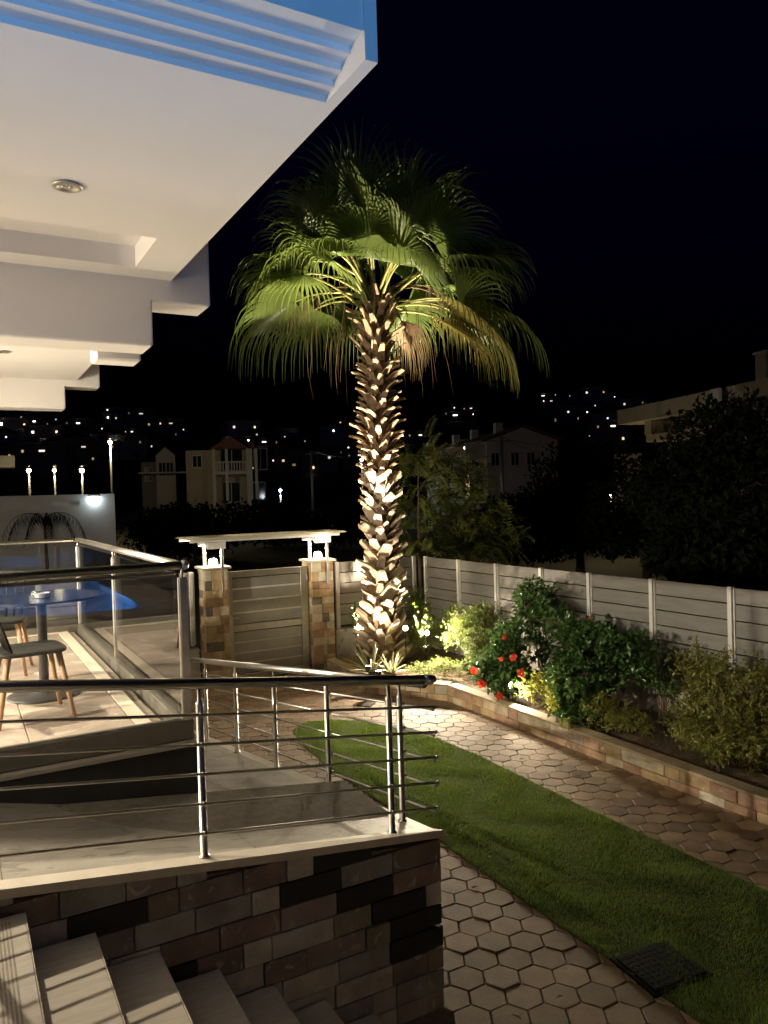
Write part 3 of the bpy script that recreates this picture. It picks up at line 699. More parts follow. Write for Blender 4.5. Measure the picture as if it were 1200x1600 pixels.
for (x, y, w) in ((GX + 0.012, G0 - 0.012, 0.026), (GX, 6.93, 0.018), (GX, G1, 0.022), (-0.51, G0, 0.01), (-0.51, G1, 0.016)):
    m = MB(); m.cbox(x - w, x + w, y - w, y + w, 1.372, RZ - 0.075, 0.006); m.build('post', MT['steel_dull'], gr)
    m = MB(); m.tube([(x, y, RZ - 0.076), (x, y, RZ - 0.02)], 0.010); m.build('post_stub', MT['steel'], gr, True)
m = MB(); m.lathe([(0.005, -0.03), (0.024, -0.02), (0.030, 0), (0.024, 0.02), (0.005, 0.03)], (GX + 0.03, G0, RZ), 14); m.build('end_cap', MT['steel'], gr, True)

# -- steel ramp railing ----------------------------------------------------------------
rr = thing('steel_railing', 'stainless steel railing with five rails around the ramp corner', 'railing', (XW, YW, 0.98))
RH = [0.118, 0.256, 0.394, 0.532, 0.67]; HZ = 0.815
RYF, RXS = YW + 0.05, XW - 0.05
PR = 0.0175
def post(x, y, zb, fx, fy):
    m = MB(); m.lathe([(0.026, 0), (0.026, 0.006), (PR, 0.008), (PR, HZ - 0.10), (PR * 0.9, HZ - 0.092), (0.009, HZ - 0.088), (0.009, HZ - 0.02)], (x, y, zb), 14); po = m.build('post', MT['steel'], rr, True)
    for h in RH:
        m = MB(); m.tube([(x + fx * 0.010, y + fy * 0.010, zb + h), (x + fx * 0.034, y + fy * 0.034, zb + h)], 0.0105, 10); m.build('clamp', MT['steel'], po, True)
for x in (1.965, 0.960, -0.045, -1.05): post(x, RYF, zo_b(x) + 0.008, 0, -1)
YS = (3.79, 4.79, 5.80, 6.79, 7.77, 8.77)
for y in YS: post(RXS, y, zo_a(y) + 0.008, 1, 0)
cx, cy = XW + 0.0, YW - 0.005
rf, rs = RYF - 0.028, RXS + 0.028
for h in RH:
    m = MB(); m.tube([(-1.6, rf, zo_b(-1.19) + 0.008 + h), (-1.19, rf, zo_b(-1.19) + 0.008 + h), (rs + 0.03, rf, zo_b(rs + .03) + 0.008 + h)], 0.0073, 8); m.build('rail', MT['steel'], rr, True)
    m = MB(); m.tube([(rs, rf - 0.03, zo_a(rf) + h + 0.006), (rs, 9.0, zo_a(9.0) + h + 0.004)], 0.0073, 8); m.build('rail', MT['steel'], rr, True)
    m = MB(); m.lathe([(0.002, -0.011), (0.009, -0.007), (0.011, 0), (0.009, 0.007), (0.002, 0.011)], (rs + 0.03, rf, zo_b(rs + .03) + 0.008 + h), 10); m.build('ball_end', MT['steel'], rr, True)
m = MB(); m.tube([(-1.6, RYF, zo_b(-1.19) + HZ), (-1.19, RYF, zo_b(-1.19) + HZ), (RXS + 0.01, RYF, zo_b(RXS) + HZ + 0.004)], 0.0255, 18); m.build('handrail', MT['steel'], rr, True)
m = MB(); m.tube([(RXS, RYF - 0.01, zo_a(RYF) + HZ), (RXS, 9.0, zo_a(9.0) + HZ)], 0.0255, 18); m.build('handrail', MT['steel'], rr, True)
m = MB(); m.tube([(RXS + 0.005, RYF, zo_b(RXS) + HZ + 0.004), (RXS + 0.05, RYF, zo_b(RXS) + HZ), (RXS + 0.075, RYF, zo_b(RXS) + HZ - 0.002), (RXS + 0.083, RYF, zo_b(RXS) + HZ - 0.003)], [0.027, 0.027, 0.02, 0.006], 16); m.build('end_cap', MT['steel'], rr, True)

# -- the house: eaves and stepped beams --------------------------------------------------
CZ = 4.30
EX = 1.332
hs = thing('house', 'white house with deep eaves and stepped beams above the terrace', 'house', (-3, 6, 0))
def hp(name, mb, m=None): return mb.build(name, m or MT['soffit'], hs)
BW = 5.24                                    # first beam
m = MB(); m.box(-3.2, EX, 2.655, 4.43, CZ, 5.4); m.box(-3.2, EX, 5.02, BW, CZ, 5.4)
m.box(1.055, EX, 4.4305, 5.0195, CZ, 5.4); hp('eaves_slab', m)
m = MB(); m.box(-3.2, 1.0545, 4.4305, 5.0195, CZ + 0.13, CZ + 0.3); hp('recess', m)
m = MB(); m.box(-3.2, EX, BW + 0.31, 9.84, CZ, 5.4); hp('eaves_slab', m)
# stepped fascia with end cheek
prof = []; y, z = 2.654, CZ + 0.001
prof = [(2.654, CZ + 0.025)]
for k in range(1, 4):
    yk = 2.654 - 0.07 * k
    prof += [(yk, CZ + 0.025 * k), (yk, CZ + 0.025 * (k + 1))]
prof += [(2.342, CZ + 0.1), (2.342, 5.4), (2.653, 5.4)]
m = MB(); m.prism(prof[::-1], 0, -3.2, EX - 0.05); hp('stepped_fascia', m)
m = MB(); m.box(EX - 0.0495, EX, 2.334, 2.6545, CZ, 5.4); hp('fascia_cheek', m)
def beam(y0, y1, z_up, z_lo, name='beam'):
    c = 0.012
    m = MB(); poly = [(-3.2, z_lo), (1.2 - c, z_lo), (1.2, z_lo + c), (1.2, z_up), (1.6 - c, z_up), (1.6, z_up + c), (1.6, 5.3), (-3.2, 5.3)]
    n = len(poly); f = 0.010
    def ins(p, d): return (min(p[0], max(-3.2, p[0] - (d if p[0] > -3 else 0))), p[1] + (d if p[1] < 5 else 0))
    rings = [[(p[0], y0 + f, p[1]) for p in poly], [(ins(p, f)[0], y0, ins(p, f)[1]) for p in poly], [(p[0], y1 - f, p[1]) for p in poly], [(ins(p, f)[0], y1, ins(p, f)[1]) for p in poly]]
    vs = sum(rings, []); fs = [tuple(range(n, 2 * n)), tuple(range(3 * n, 4 * n))[::-1]]
    for i in range(n):
        j = (i + 1) % n
        fs += [(i, j, n + j, n + i), (2 * n + i, 2 * n + j, j, i), (3 * n + i, 3 * n + j, 2 * n + j, 2 * n + i)]
    m.add(vs, fs); return hp(name, m)
beam(BW + 0.001, BW + 0.309, 4.15, 3.85)
beam(9.85, 10.15, 4.225, 3.955)
m = MB(); m.cbox(1.20, 1.62, 7.6, 7.9, 4.165, 5.0, 0.02); hp('rafter_end', m)
m = MB(); m.prism([(-3, 3.95), (0.25, 3.95), (0.12, 3.86), (-3, 3.86)], 1, 9.9, 10.12); hp('corbel', m)
m = MB(); m.box(-3.5, -3.2, 1.7, 12, 0, 5.6); hp('wall', m, MT['plaster'])
m = MB(); m.box(-3.19, -3.14, 5.6, 8.6, TZ + 0.02, 3.7); hp('sliding_door', m, MT['dark_glass'])

DL = [(0.514, 3.87, False), (-0.60, 6.05, True), (0.46, 8.22, False), (-0.60, 8.22, True)]
for x, y, on in DL:
    lab = {(0.514, 3.87): 'round recessed downlight, unlit, in the front soffit', (0.46, 8.22): 'round downlight in the soffit bay behind the first beam, left edge',
           (-0.60, 6.05): 'lit recessed downlight close behind the first stepped beam'}.get((x, y), 'lit recessed downlight above the far chair')
    t = thing('downlight', lab, 'downlight', (x, y, CZ), 'soffit downlights')
    m = MB(); m.lathe([(0.046, -0.0005), (0.068, -0.002), (0.070, -0.006), (0.066, -0.010), (0.050, -0.012), (0.046, -0.006)], (x, y, CZ), 28); m.build('trim_ring', MT['steel_dull'], t, True)
    m = MB(); m.lathe([(0.0455, -0.004), (0.034, -0.0015), (0.002, -0.0012)], (x, y, CZ), 24); m.build('reflector', MT['led'] if on else MT['led_off'], t, True)
    if not on:
        for q in range(3):
            a = q * 2.09 + 0.4; m = MB(); m.lathe([(0.011, -0.004), (0.009, -0.0075), (0.002, -0.008)], (x + 0.018 * cos(a), y + 0.018 * sin(a), CZ), 12); m.build('led_chip', MT['steel'], t, True)

for x, y, on in DL:
    if on: lamp('downlight_lamp', 'SPOT', (x, y, CZ - 0.03), 420 if y < 7 else 140, (1.0, 0.86, 0.64), [o for o in col.objects if o.name.startswith('downlight') and abs(o.location.x - x) + abs(o.location.y - y) < .01][0], 0.03, (x, y, 0), 106, 0.3)
for y, e_, s_, tg_, w_ in ((4.9, 170, 600, (2.2, 4.3, 0.7), 'before'), (8.3, 230, 1050, (4.6, 7.6, 0.7), 'beside')):
    t = thing('wall_lantern', 'lit globe lantern on the house wall, %s the round table' % w_, 'wall lamp', (-3.2, y, 2.8), 'house wall lanterns')
    m = MB(); m.cbox(-3.198, -3.17, y - 0.05, y + 0.05, 2.75, 2.95, 0.006); m.build('back_plate', MT['white_metal'], t)
    m = MB(); m.tube([(-3.17, y, 2.80), (-3.06, y, 2.78), (-3.03, y, 2.82)], 0.012, 8); m.build('arm', MT['white_metal'], t, True)
    m = MB(); m.lathe([(0.02, -0.07), (0.06, -0.045), (0.075, 0), (0.06, 0.045), (0.02, 0.07)], (-3.03, y, 2.89), 20); m.build('globe', MT['led_soft'], t, True)
    lamp('lantern_lamp', 'POINT', (-2.90, y, 2.89), e_, (1.0, 0.86, 0.64), t, 0.05)
    lamp('lantern_fill_spot', 'SPOT', (-2.92, y, 2.86), s_, (1.0, 0.86, 0.64), t, 0.035, tg_, 104, 0.8)  # spot added beside the globe's own light to brighten terrace, fence and garden

# -- pool behind the viewpoint (mirrored in the glass, lights the fascia blue) ------------------
dk = MB(); PX0, PX1, PY0, PY1, PZ = -4.5, 2.28, -7.0, -1.2, 1.40
dk.box(-6, 2.9, PY1, 0.98, 0, PZ); dk.box(PX1, 2.9, -8, PY1 - 0.001, 0, PZ); dk.box(-6, PX0, -8, PY1 - 0.001, 0, PZ); dk.box(PX0 + .001, PX1 - .001, -8, PY0, 0, PZ); dk.box(-6, -0.48, 0.981, 3.46, 0, PZ)
struct('pool_deck', dk, MT['tile'])
pb = MB(); pb.box(PX0 + .002, PX1 - .002, PY0 + .002, PY1 - .002, 0.0, 0.1)
pb.box(PX0 + .002, PX0 + .06, PY0 + .002, PY1 - .002, 0.101, PZ); pb.box(PX1 - .06, PX1 - .002, PY0 + .002, PY1 - .002, 0.101, PZ)
pb.box(PX0 + .061, PX1 - .061, PY0 + .002, PY0 + .06, 0.101, PZ); pb.box(PX0 + .061, PX1 - .061, PY1 - .06, PY1 - .002, 0.101, PZ)
struct('pool_basin', pb, MT['pool'])
wt = MB(); wt.add([(PX0 + .061, PY0 + .061, PZ - 0.05), (PX1 - .061, PY0 + .061, PZ - 0.05), (PX1 - .061, PY1 - .061, PZ - 0.05), (PX0 + .061, PY1 - .061, PZ - 0.05)], [(0, 1, 2, 3)])
struct('water', wt, MT['water'])
for x, w_ in ((-3.2, 'west'), (-1.0, 'middle'), (1.1, 'east')):
    t = thing('pool_light', 'underwater pool floodlight on the %s part of the basin floor' % w_, 'pool light', (x, -3.6, 0.1), 'underwater lights')
    m = MB(); m.lathe([(0.15, 0), (0.15, 0.03), (0.12, 0.04), (0.01, 0.042)], (x, -3.6, 0.1), 20); m.build('housing', MT['led_off'], t, True)
    lamp('pool_lamp', 'SPOT', (x, -3.6, 0.18), 360, (0.27, 0.57, 1.0), t, 0.12, (x, -3.3, 3), 118, 0.25)

for x, w_ in ((-2.2, 'west'), (0.4, 'east')):
    t = thing('pool_light', 'added unseen floodlight on the %s part of the near basin wall' % w_, 'pool light', (x, PY1 - .06, 0.55), 'underwater lights')
    m = MB(); m.tube([(x, PY1 - .061, .55), (x, PY1 - .09, .55), (x, PY1 - .1, .55)], [.14, .14, .1], 16); m.build('housing', MT['led_off'], t, True)
    lamp('pool_lamp', 'SPOT', (x, PY1 - .2, 0.55), 1500, (0.17, 0.5, 1.0), t, 0.1, (x, -6, 0.8), 150, 0.3)  # added out of sight, only to brighten the far basin wall

# -- terrace furniture -----------------------------------------------------------------------
TC = (0.53, 6.12)
tb = thing('bistro_table', 'round black pedestal table standing on the terrace', 'table', (*TC, TZ))
m = MB(); m.lathe([(0.02, 0.700), (0.40, 0.702), (0.428, 0.708), (0.432, 0.716), (0.428, 0.724), (0.02, 0.7245)], (*TC, TZ), 48); m.build('table_top', MT['table_top'], tb)
m = MB(); m.lathe([(0.038, 0.02), (0.034, 0.06), (0.034, 0.69), (0.09, 0.692), (0.09, 0.699)], (*TC, TZ), 20); m.build('column', MT['cast_iron'], tb, True)
m = MB(); m.lathe([(0.255, 0), (0.255, 0.008), (0.235, 0.016), (0.09, 0.022), (0.055, 0.04), (0.04, 0.08), (0.036, 0.09)], (*TC, TZ), 40); m.build('base_plate', MT['cast_iron'], tb, True)
at_ = thing('ashtray', 'clear glass ashtray on the round black table', 'ashtray', (TC[0] + 0.0, TC[1] - 0.1, TZ + 0.7245))
m = MB(); m.lathe([(0.045, 0), (0.052, 0.003), (0.055, 0.034), (0.048, 0.036), (0.042, 0.012), (0.005, 0.01)], (TC[0], TC[1] - 0.1, TZ + 0.7255), 18); m.build('bowl', mat('cut_glass', (0.85, 0.86, 0.86), rough=0.06, spec=1.0, metal=0.6), at_)
def chair(loc, rz, label):
    c = thing('chair', label, 'chair', loc, 'terrace chairs', rz)
    # local: faces +x
    def L(mb, name, m, par=c, sm=False): return mb.build(name, m, par, sm, True)
    sec = []
    m = MB(); N = 28
    for (k, z, s) in ((0, 0.430, 0.93), (1, 0.437, 1.0), (2, 0.455, 1.0), (3, 0.462, 0.94), (4, 0.454, 0.55)):
        for i in range(N):
            a = 2 * pi * i / N; ca, sa = cos(a), sin(a); e = 0.45
            x = 0.21 * s * math.copysign(abs(ca) ** e, ca); y = (0.205 + 0.012 * ca) * s * math.copysign(abs(sa) ** e, sa)
            m.v.append((x, y, z))
    for k in range(4):
        for i in range(N): m.f.append((k * N + i, k * N + (i + 1) % N, (k + 1) * N + (i + 1) % N, (k + 1) * N + i))
    m.f.append(tuple(range(N))[::-1]); m.f.append(tuple(4 * N + i for i in range(N))); m.m = [0] * len(m.f)
    L(m, 'seat', MT['black_plastic'], sm=True)
    for sx in (1, -1):
        for sy in (1, -1):
            m = MB(); m.tube([(sx * 0.15, sy * 0.145, 0.43), (sx * 0.225, sy * 0.205, 0.0)], [0.021, 0.0125], 12); L(m, 'leg', MT['wood'], sm=True)
    for q in range(6):
        y = -0.165 + 0.066 * q
        m = MB(); m.tube([(-0.125, y * 0.88, 0.45), (-0.18, y * 1.0, 0.62), (-0.245, y * 1.12, 0.80)], [0.010, 0.0095, 0.009], 8); L(m, 'spindle', MT['black_plastic'], sm=True)
    m = MB(); m.tube([(-0.25, -0.22, 0.79), (-0.272, -0.12, 0.81), (-0.28, 0, 0.815), (-0.272, 0.12, 0.81), (-0.25, 0.22, 0.79)], [0.012, 0.018, 0.02, 0.018, 0.012], 10); L(m, 'top_rail', MT['black_plastic'], sm=True)
    return c
chair((0.395, 5.54, TZ), radians(6), 'black chair with beech legs nearest the glass railing')
chair((0.30, 7.15, TZ), radians(-100), 'black chair with beech legs on the far side of the table')
chair((-0.45, 6.2, TZ), radians(3), 'black chair left of the round table at the picture edge')

# -- covers on the ground -----------------------------------------------------------------------
mh = thing('manhole_cover', 'square dark cover plate at the edge of the lawn', 'manhole cover', (3.46, 3.08, 0.004), None, radians(-6))
m = MB(); m.cbox(-0.21, 0.21, -0.19, 0.19, 0.0, 0.045, 0.004); m.build('frame', MT['rubber'], mh, False, True)
m = MB(); m.cbox(-0.185, 0.185, -0.165, 0.165, 0.0, 0.0525, 0.004)
for i in range(9):
    for j in range(8): m.box(-0.17 + i * 0.04, -0.15 + i * 0.04, -0.15 + j * 0.04, -0.13 + j * 0.04, 0.052, 0.0538)
m.build('lid', MT['rubber'], mh, False, True)
dr = thing('drain_cover', 'small dark drain plate set in the hexagonal paving near the bed', 'drain', (4.70, 9.05, 0.03), None, radians(40))
m = MB(); m.cbox(-0.1, 0.1, -0.1, 0.1, 0, 0.012, 0.003); m.build('frame', MT['rubber'], dr, False, True)
m = MB()
for i in range(6): m.box(-0.08 + i * 0.028, -0.066 + i * 0.028, -0.08, 0.08, 0.011, 0.0145)
m.build('grate', MT['cast_iron'], dr, False, True)

# ================================================================== PLANTS
def leaf_add(mb, p, d, nrm, L, W, fold=0.25, curl=0.15):
    """a pointed leaf: 4 triangles-ish with a folded midrib"""
    d = d.normalized(); s = d.cross(nrm)
    if s.length < 1e-4: s = d.orthogonal()
    s.normalize(); n2 = s.cross(d)
    a = p; b = p + d * L * 0.45 + n2 * L * curl * 0.3; t = p + d * L - n2 * L * curl
    l_ = b + s * W * 0.5 + n2 * W * fold; r_ = b - s * W * 0.5 + n2 * W * fold
    k = len(mb.v); mb.v.extend([tuple(a), tuple(l_), tuple(b), tuple(r_), tuple(t)])
    mb.f.extend([(k, k + 2, k + 1), (k, k + 3, k + 2), (k + 1, k + 2, k + 4), (k + 2, k + 3, k + 4)]); mb.m.extend([0] * 4)
def rvec(r, z0=-1.0, z1=1.0):
    z = r.uniform(z0, z1); a = r.uniform(0, 2 * pi); q = sqrt(max(0, 1 - z * z)); return Vector((q * cos(a), q * sin(a), z))
def plant(name, label, cat, base, lobes, nleaf, L, W, lm, seed, stems=5, group='plants in the flower bed', twig=0.004, droop=0.0, per=9, hollow=0.35):
    """lobes: list of (dx,dy,dz,rx,ry,rz) ellipsoids relative to base; twigs grow to points in lobes, leaves along twigs"""
    r = random.Random(seed); root = thing(name, label, cat, base, group)
    sm, fm = MB(), MB(); tot = sum(l[3] * l[4] * l[5] for l in lobes) ; nodes = []
    for (dx, dy, dz, rx, ry, rz) in lobes:
        c = Vector((dx, dy, dz)); k = max(2, int(stems / len(lobes)))
        for q in range(k):
            e = c + Vector((r.gauss(0, .35) * rx, r.gauss(0, .35) * ry, r.uniform(-.2, .5) * rz)); s0 = Vector((r.uniform(-.04, .04), r.uniform(-.04, .04), 0))
            mid = s0.lerp(e, 0.5) + Vector((r.uniform(-.05, .05), r.uniform(-.05, .05), 0.03))
            sm.tube([s0, mid, e], [twig * 2, twig * 1.5, twig * .7], 5, False); nodes += [(mid + (e - mid) * t) for t in (0.3, 0.65, 1.0)]
    for (dx, dy, dz, rx, ry, rz) in lobes:
        c = Vector((dx, dy, dz)); nt = max(3, int(nleaf * (rx * ry * rz) / tot / per))
        for q in range(nt):
            rr_ = (hollow + (1 - hollow) * r.random() ** 0.6) * r.uniform(0.82, 1.12); v = rvec(r, -0.85, 1); e = c + Vector((v.x * rx, v.y * ry, v.z * rz)) * rr_
            if e.z < 0.02: e.z = 0.02 + r.random() * 0.05
            n0 = min(r.sample(nodes, min(6, len(nodes))), key=lambda a: (a - e).length); tw = e - n0; ln_ = tw.length
            s0 = n0 if ln_ < 0.5 else e - tw * (0.5 / ln_)
            sm.tube([s0, s0.lerp(e, .5) + rvec(r) * 0.015, e], [twig * .6, twig * .45, twig * .25], 3, False)
            ax = (e - s0).normalized() if ln_ > 1e-3 else v
            for k in range(per):
                t = 0.35 + 0.65 * (k + r.random()) / per; p = s0.lerp(e, min(1, t)); d = (ax * 0.5 + rvec(r) * 0.9 + Vector((0, 0, 0.15 - droop))).normalized()
                nn = (Vector((0, 0, 1)) + rvec(r) * 0.8 + v * 0.5).normalized(); s_ = r.uniform(0.6, 1.15); leaf_add(fm, p, d, nn, L * s_, W * s_)
    sm.build('stem', MT['twig'], root, True, True); fm.build('foliage', lm, root, False, True)
    return root
SZ = 0.22
plant('feathery_shrub', 'airy pale green shrub lit brightly just right of the palm trunk', 'shrub', (6.42, 10.3, SZ), [(0, .1, .55, .30, .3, .42), (.1, -.3, .45, .32, .35, .35), (.0, .2, .95, .24, .24, .28), (-.2, -.1, .3, .3, .3, .28)], 6500, .05, .017, MT['rosemary'], 1, 9, hollow=0.15)
plant('feathery_shrub', 'airy green shrub beneath the fence between the palm and the red flowers', 'shrub', (6.45, 9.05, SZ), [(0, 0, .75, .3, .4, .3), (-.05, .35, .5, .25, .3, .35), (.1, -.3, .85, .26, .36, .26), (-.1, -.35, .4, .3, .4, .36), (.1, .55, .8, .24, .3, .26)], 5200, .052, .021, MT['rosemary'], 2, 8, hollow=0.15)
plant('ground_cover', 'low golden green ground cover between the palm and the kerb', 'plant', (5.72, 9.25, SZ), [(0, 0, .10, .33, .36, .13), (.38, .1, .12, .28, .35, .14), (.55, -.35, .12, .2, .3, .16)], 2600, .035, .014, MT['rosemary'], 3, 9, twig=0.002)
hib = plant('hibiscus', 'dark green hibiscus bush with red blooms beside the kerb', 'shrub', (6.05, 7.72, SZ), [(0, .05, .30, .32, .46, .3), (.1, .1, .70, .3, .4, .32), (-.05, -.25, .3, .3, .34, .28), (-.1, .42, .26, .24, .3, .24), (-.12, -.1, .14, .22, .34, .16)], 2600, .085, .055, MT['hibiscus'], 4, 9)
plant('fence_shrub', 'tall round leaved shrub rising against the slat fence above the hibiscus', 'shrub', (6.62, 7.75, SZ), [(0, .05, 1.22, .25, .42, .30), (0, -.25, 1.0, .22, .38, .30), (-.02, .3, .9, .22, .3, .3), (0, 0, .55, .18, .25, .3)], 1900, .08, .052, MT['hibiscus'], 5, 9)
plant('broadleaf_shrub', 'large dark broad leaved shrub at the middle of the flower bed', 'shrub', (6.2, 6.62, SZ), [(0, 0, .45, .38, .5, .44), (.2, .1, .85, .36, .5, .34), (-.2, -.25, .25, .28, .42, .28), (.3, -.45, .75, .34, .44, .34), (-.28, -.1, .06, .18, .32, .16), (.3, -.8, .6, .26, .34, .3)], 3900, .095, .065, MT['hibiscus'], 6, 12)
plant('lime_bush', 'bright yellow green bush at the kerb below the hibiscus', 'shrub', (6.02, 7.2, SZ), [(0, .05, .20, .20, .24, .2), (.05, -.1, .32, .16, .2, .17)], 1500, .04, .018, MT['lime'], 7, 6, twig=0.002)
plant('lime_bush', 'bright yellow green spreading bush leaning over the kerb', 'shrub', (5.97, 6.66, SZ), [(0, 0, .16, .2, .24, .16), (.05, .1, .27, .18, .2, .18)], 1400, .045, .02, MT['lime'], 8, 6, twig=0.002)
plant('small_bush', 'small leafy bush at the foot of the large dark shrub', 'shrub', (6.0, 6.06, SZ), [(0, 0, .22, .26, .34, .24), (.1, -.3, .16, .24, .34, .2)], 2400, .045, .022, MT['box'], 9, 6, twig=0.002)
plant('trailing_weed', 'tiny trailing plant hanging over the kerb face', 'plant', (5.76, 6.28, SZ + 0.02), [(-.06, 0, -.02 + .06, .07, .09, .06)], 110, .045, .026, MT['box'], 31, 3, twig=0.0015)
plant('twiggy_shrub', 'slender twiggy shrub with sparse leaves before the white wall', 'shrub', (6.45, 5.62, SZ), [(0, .1, .7, .22, .32, .36), (0, -.15, .45, .2, .26, .32)], 380, .055, .036, MT['shrub'], 10, 10, twig=0.005, hollow=0.1)
plant('boxwood', 'large small leaved shrub filling the right end of the bed', 'shrub', (6.3, 4.62, SZ), [(0, .1, .42, .4, .56, .4), (.2, -.3, .66, .4, .54, .38), (-.12, .45, .3, .3, .42, .3), (.1, .4, .8, .3, .44, .3), (-.14, -.35, .3, .32, .46, .3), (.25, -.75, .74, .34, .44, .38), (-.2, .1, .16, .26, .5, .18)], 15000, .05, .027, MT['box'], 11, 30, twig=0.003, hollow=0.2)
plant('boxwood', 'low sprig of shrub at the kerb in front of the large right shrub', 'shrub', (5.98, 4.62, SZ), [(0, 0, .14, .12, .16, .14)], 420, .042, .022, MT['box'], 12, 5, twig=0.002)
plant('boxwood', 'shrub with pale narrow leaves cut by the right picture edge', 'shrub', (6.25, 3.75, SZ), [(0, 0, .4, .34, .4, .4), (.2, .1, .8, .3, .4, .3)], 4000, .055, .024, MT['box'], 13, 10, twig=0.003, hollow=0.2)
plant('slim_shrub', 'slim shrub with a leafy tuft before the back fence', 'shrub', (5.62, 11.0, SZ), [(0, 0, .72, .16, .13, .2), (-.05, 0, .5, .14, .1, .12)], 420, .06, .035, MT['rosemary'], 14, 4, twig=0.006, hollow=0.1)
plant('slim_shrub', 'dark sparse shrub standing against the white wall near the palm', 'shrub', (6.72, 9.5, SZ), [(0, 0, .5, .14, .3, .3)], 420, .06, .03, MT['shrub'], 15, 5, twig=0.004)
plant('small_bush', 'dark low foliage under the fence between hibiscus and broad leaved shrub', 'shrub', (6.55, 7.05, SZ), [(0, 0, .4, .26, .4, .36), (.1, -.2, .8, .2, .3, .28)], 1000, .075, .05, MT['shrub'], 16, 6)
# hibiscus blooms: each bloom is a part of the bush
def bloom(parent, p, s, face):
    b = MB(); f = face.normalized(); u = f.orthogonal().normalized(); w = f.cross(u)
    for k in range(5):
        a = 2 * pi * k / 5; d = u * cos(a) + w * sin(a); t = f.cross(d); n = 5; vs = []
        for i in range(n):
            q = i / (n - 1); wd = s * 0.42 * sin(pi * min(1, 0.12 + 0.78 * q)) ; c = p + d * s * q * 0.95 + f * s * (0.55 * q - 0.75 * q * q)
            for j in (-1, -0.5, 0, 0.5, 1): vs.append(c + t * wd * j + f * s * (0.05 * sin(7 * j + k + 6 * q)))
        b.add(vs, [(i * 5 + j, i * 5 + j + 1, (i + 1) * 5 + j + 1, (i + 1) * 5 + j) for i in range(n - 1) for j in range(4)])
    bl = b.build('flower', MT['petal'], parent, True)
    b = MB(); b.tube([p, p + f * s * 0.7], [s * .05, s * .03], 6); b.build('pistil', MT['pistil'], bl, True)
for (u_, v_, D, s) in ((740, 1048, 9.85, .06), (753, 1068, 9.7, .068), (780, 1088, 9.35, .056), (815, 1052, 9.4, .066), (802, 1027, 9.5, .056), (788, 995, 9.7, .04), (783, 1030, 9.6, .034), (923, 967, 9.3, .03)):
    p = at(u_, v_, D); bloom(hib, p, s, (Vector((0, 0, CAMZ)) - p).normalized() + rvec(rnd) * 0.45)
# aloes
def aloe(loc, label, seed, n, L):
    r = random.Random(seed); root = thing('aloe', label, 'plant', loc, 'plants in the flower bed')
    for k in range(n):
        a = k * 2.4 + r.uniform(-.2, .2); q = k / n; el = radians(78 - 58 * q + r.uniform(-6, 6)); l_ = L * r.uniform(0.8, 1.05)
        d = Vector((cos(a) * cos(el), sin(a) * cos(el), sin(el))); s = Vector((-sin(a), cos(a), 0)); m = MB(); vs = []; p = Vector((0.02 * cos(a), 0.02 * sin(a), 0)); N = 6
        for i in range(N + 1):
            t = i / N; w = 0.024 * (1 - t) ** 0.7 + 0.001; n2 = s.cross(d)
            vs += [p - s * w + n2 * w * .5, p - n2 * w * .35, p + s * w + n2 * w * .5]
            d = (d + Vector((0, 0, -0.10 * (0.4 + q))) + Vector((0, 0, 0.05)) * t).normalized(); p = p + d * l_ / N
        m.add(vs, [(i * 3 + j, i * 3 + j + 1, (i + 1) * 3 + j + 1, (i + 1) * 3 + j) for i in range(N) for j in (0, 1)])
        m.build('leaf', MT['aloe'], root, True, True)
aloe((5.28, 10.0, SZ), 'pale striped aloe rosette in front of the palm, nearer the gate', 21, 17, 0.46)
aloe((5.52, 9.78, SZ), 'smaller green aloe rosette in front of the palm, nearer the flowers', 22, 15, 0.36)

# garden spike lights
def spike(p, target, label, energy, spot=130, blend=0.8, col_=WARM):
    t = thing('spike_light', label, 'garden light', (p[0], p[1], SZ), 'garden spike lights'); P = Vector(p); d = (Vector(target) - P).normalized()
    m = MB(); m.tube([(p[0], p[1], SZ - 0.05), (p[0], p[1], p[2] - 0.03)], 0.008); m.build('stake', MT['black_plastic'], t, True)
    m = MB(); m.tube([P - d * 0.07, P - d * 0.05, P, P + d * 0.012], [0.02, 0.036, 0.042, 0.043], 16); m.build('housing', MT['black_plastic'], t, True)
    m = MB(); m.tube([P + d * 0.0125, P + d * 0.017], [0.038, 0.036], 16); m.build('lens', MT['led'], t, True)
    lamp('spike_lamp', 'SPOT', P + d * 0.03, energy, col_, t, 0.03, Vector(p) + d * 3, spot, blend)
spike((5.10, 9.72, 0.36), (5.74, 10.4, 2.6), 'small spotlight by the aloe aimed up at the palm trunk', 300, 95, 0.9)
spike((5.66, 10.93, 0.40), (5.72, 10.75, 5.6), 'added spotlight between the palm base and the back fence brightening the crown', 7000, 54, 0.6)  # extra uplight added to brighten the fronds
spike((5.90, 10.0, 0.80), (4.2, 6.4, 0.6), 'spotlight right of the palm base shining along the lawn', 470, 150)
spike((6.12, 9.75, 0.74), (6.35, 5.0, 1.0), 'spotlight among the pale shrub shining along the flower bed', 380, 140)
spike((5.83, 7.42, 0.46), (6.12, 6.6, 0.36), 'small spotlight by the kerb aimed at the yellow green bushes', 95, 150, 0.6)
spike((6.38, 10.2, 0.42), (6.15, 10.3, 5.4), 'added spotlight behind the palm base brightening the crown', 6500, 66, 0.5)  # second added uplight, lifts the crown from the right

spike((5.12, 9.45, 0.34), (5.82, 10.5, 9.0), 'added spotlight at the kerb corner brightening the top of the palm', 4300, 38, 0.9)  # narrow beam added to lift the upper fronds
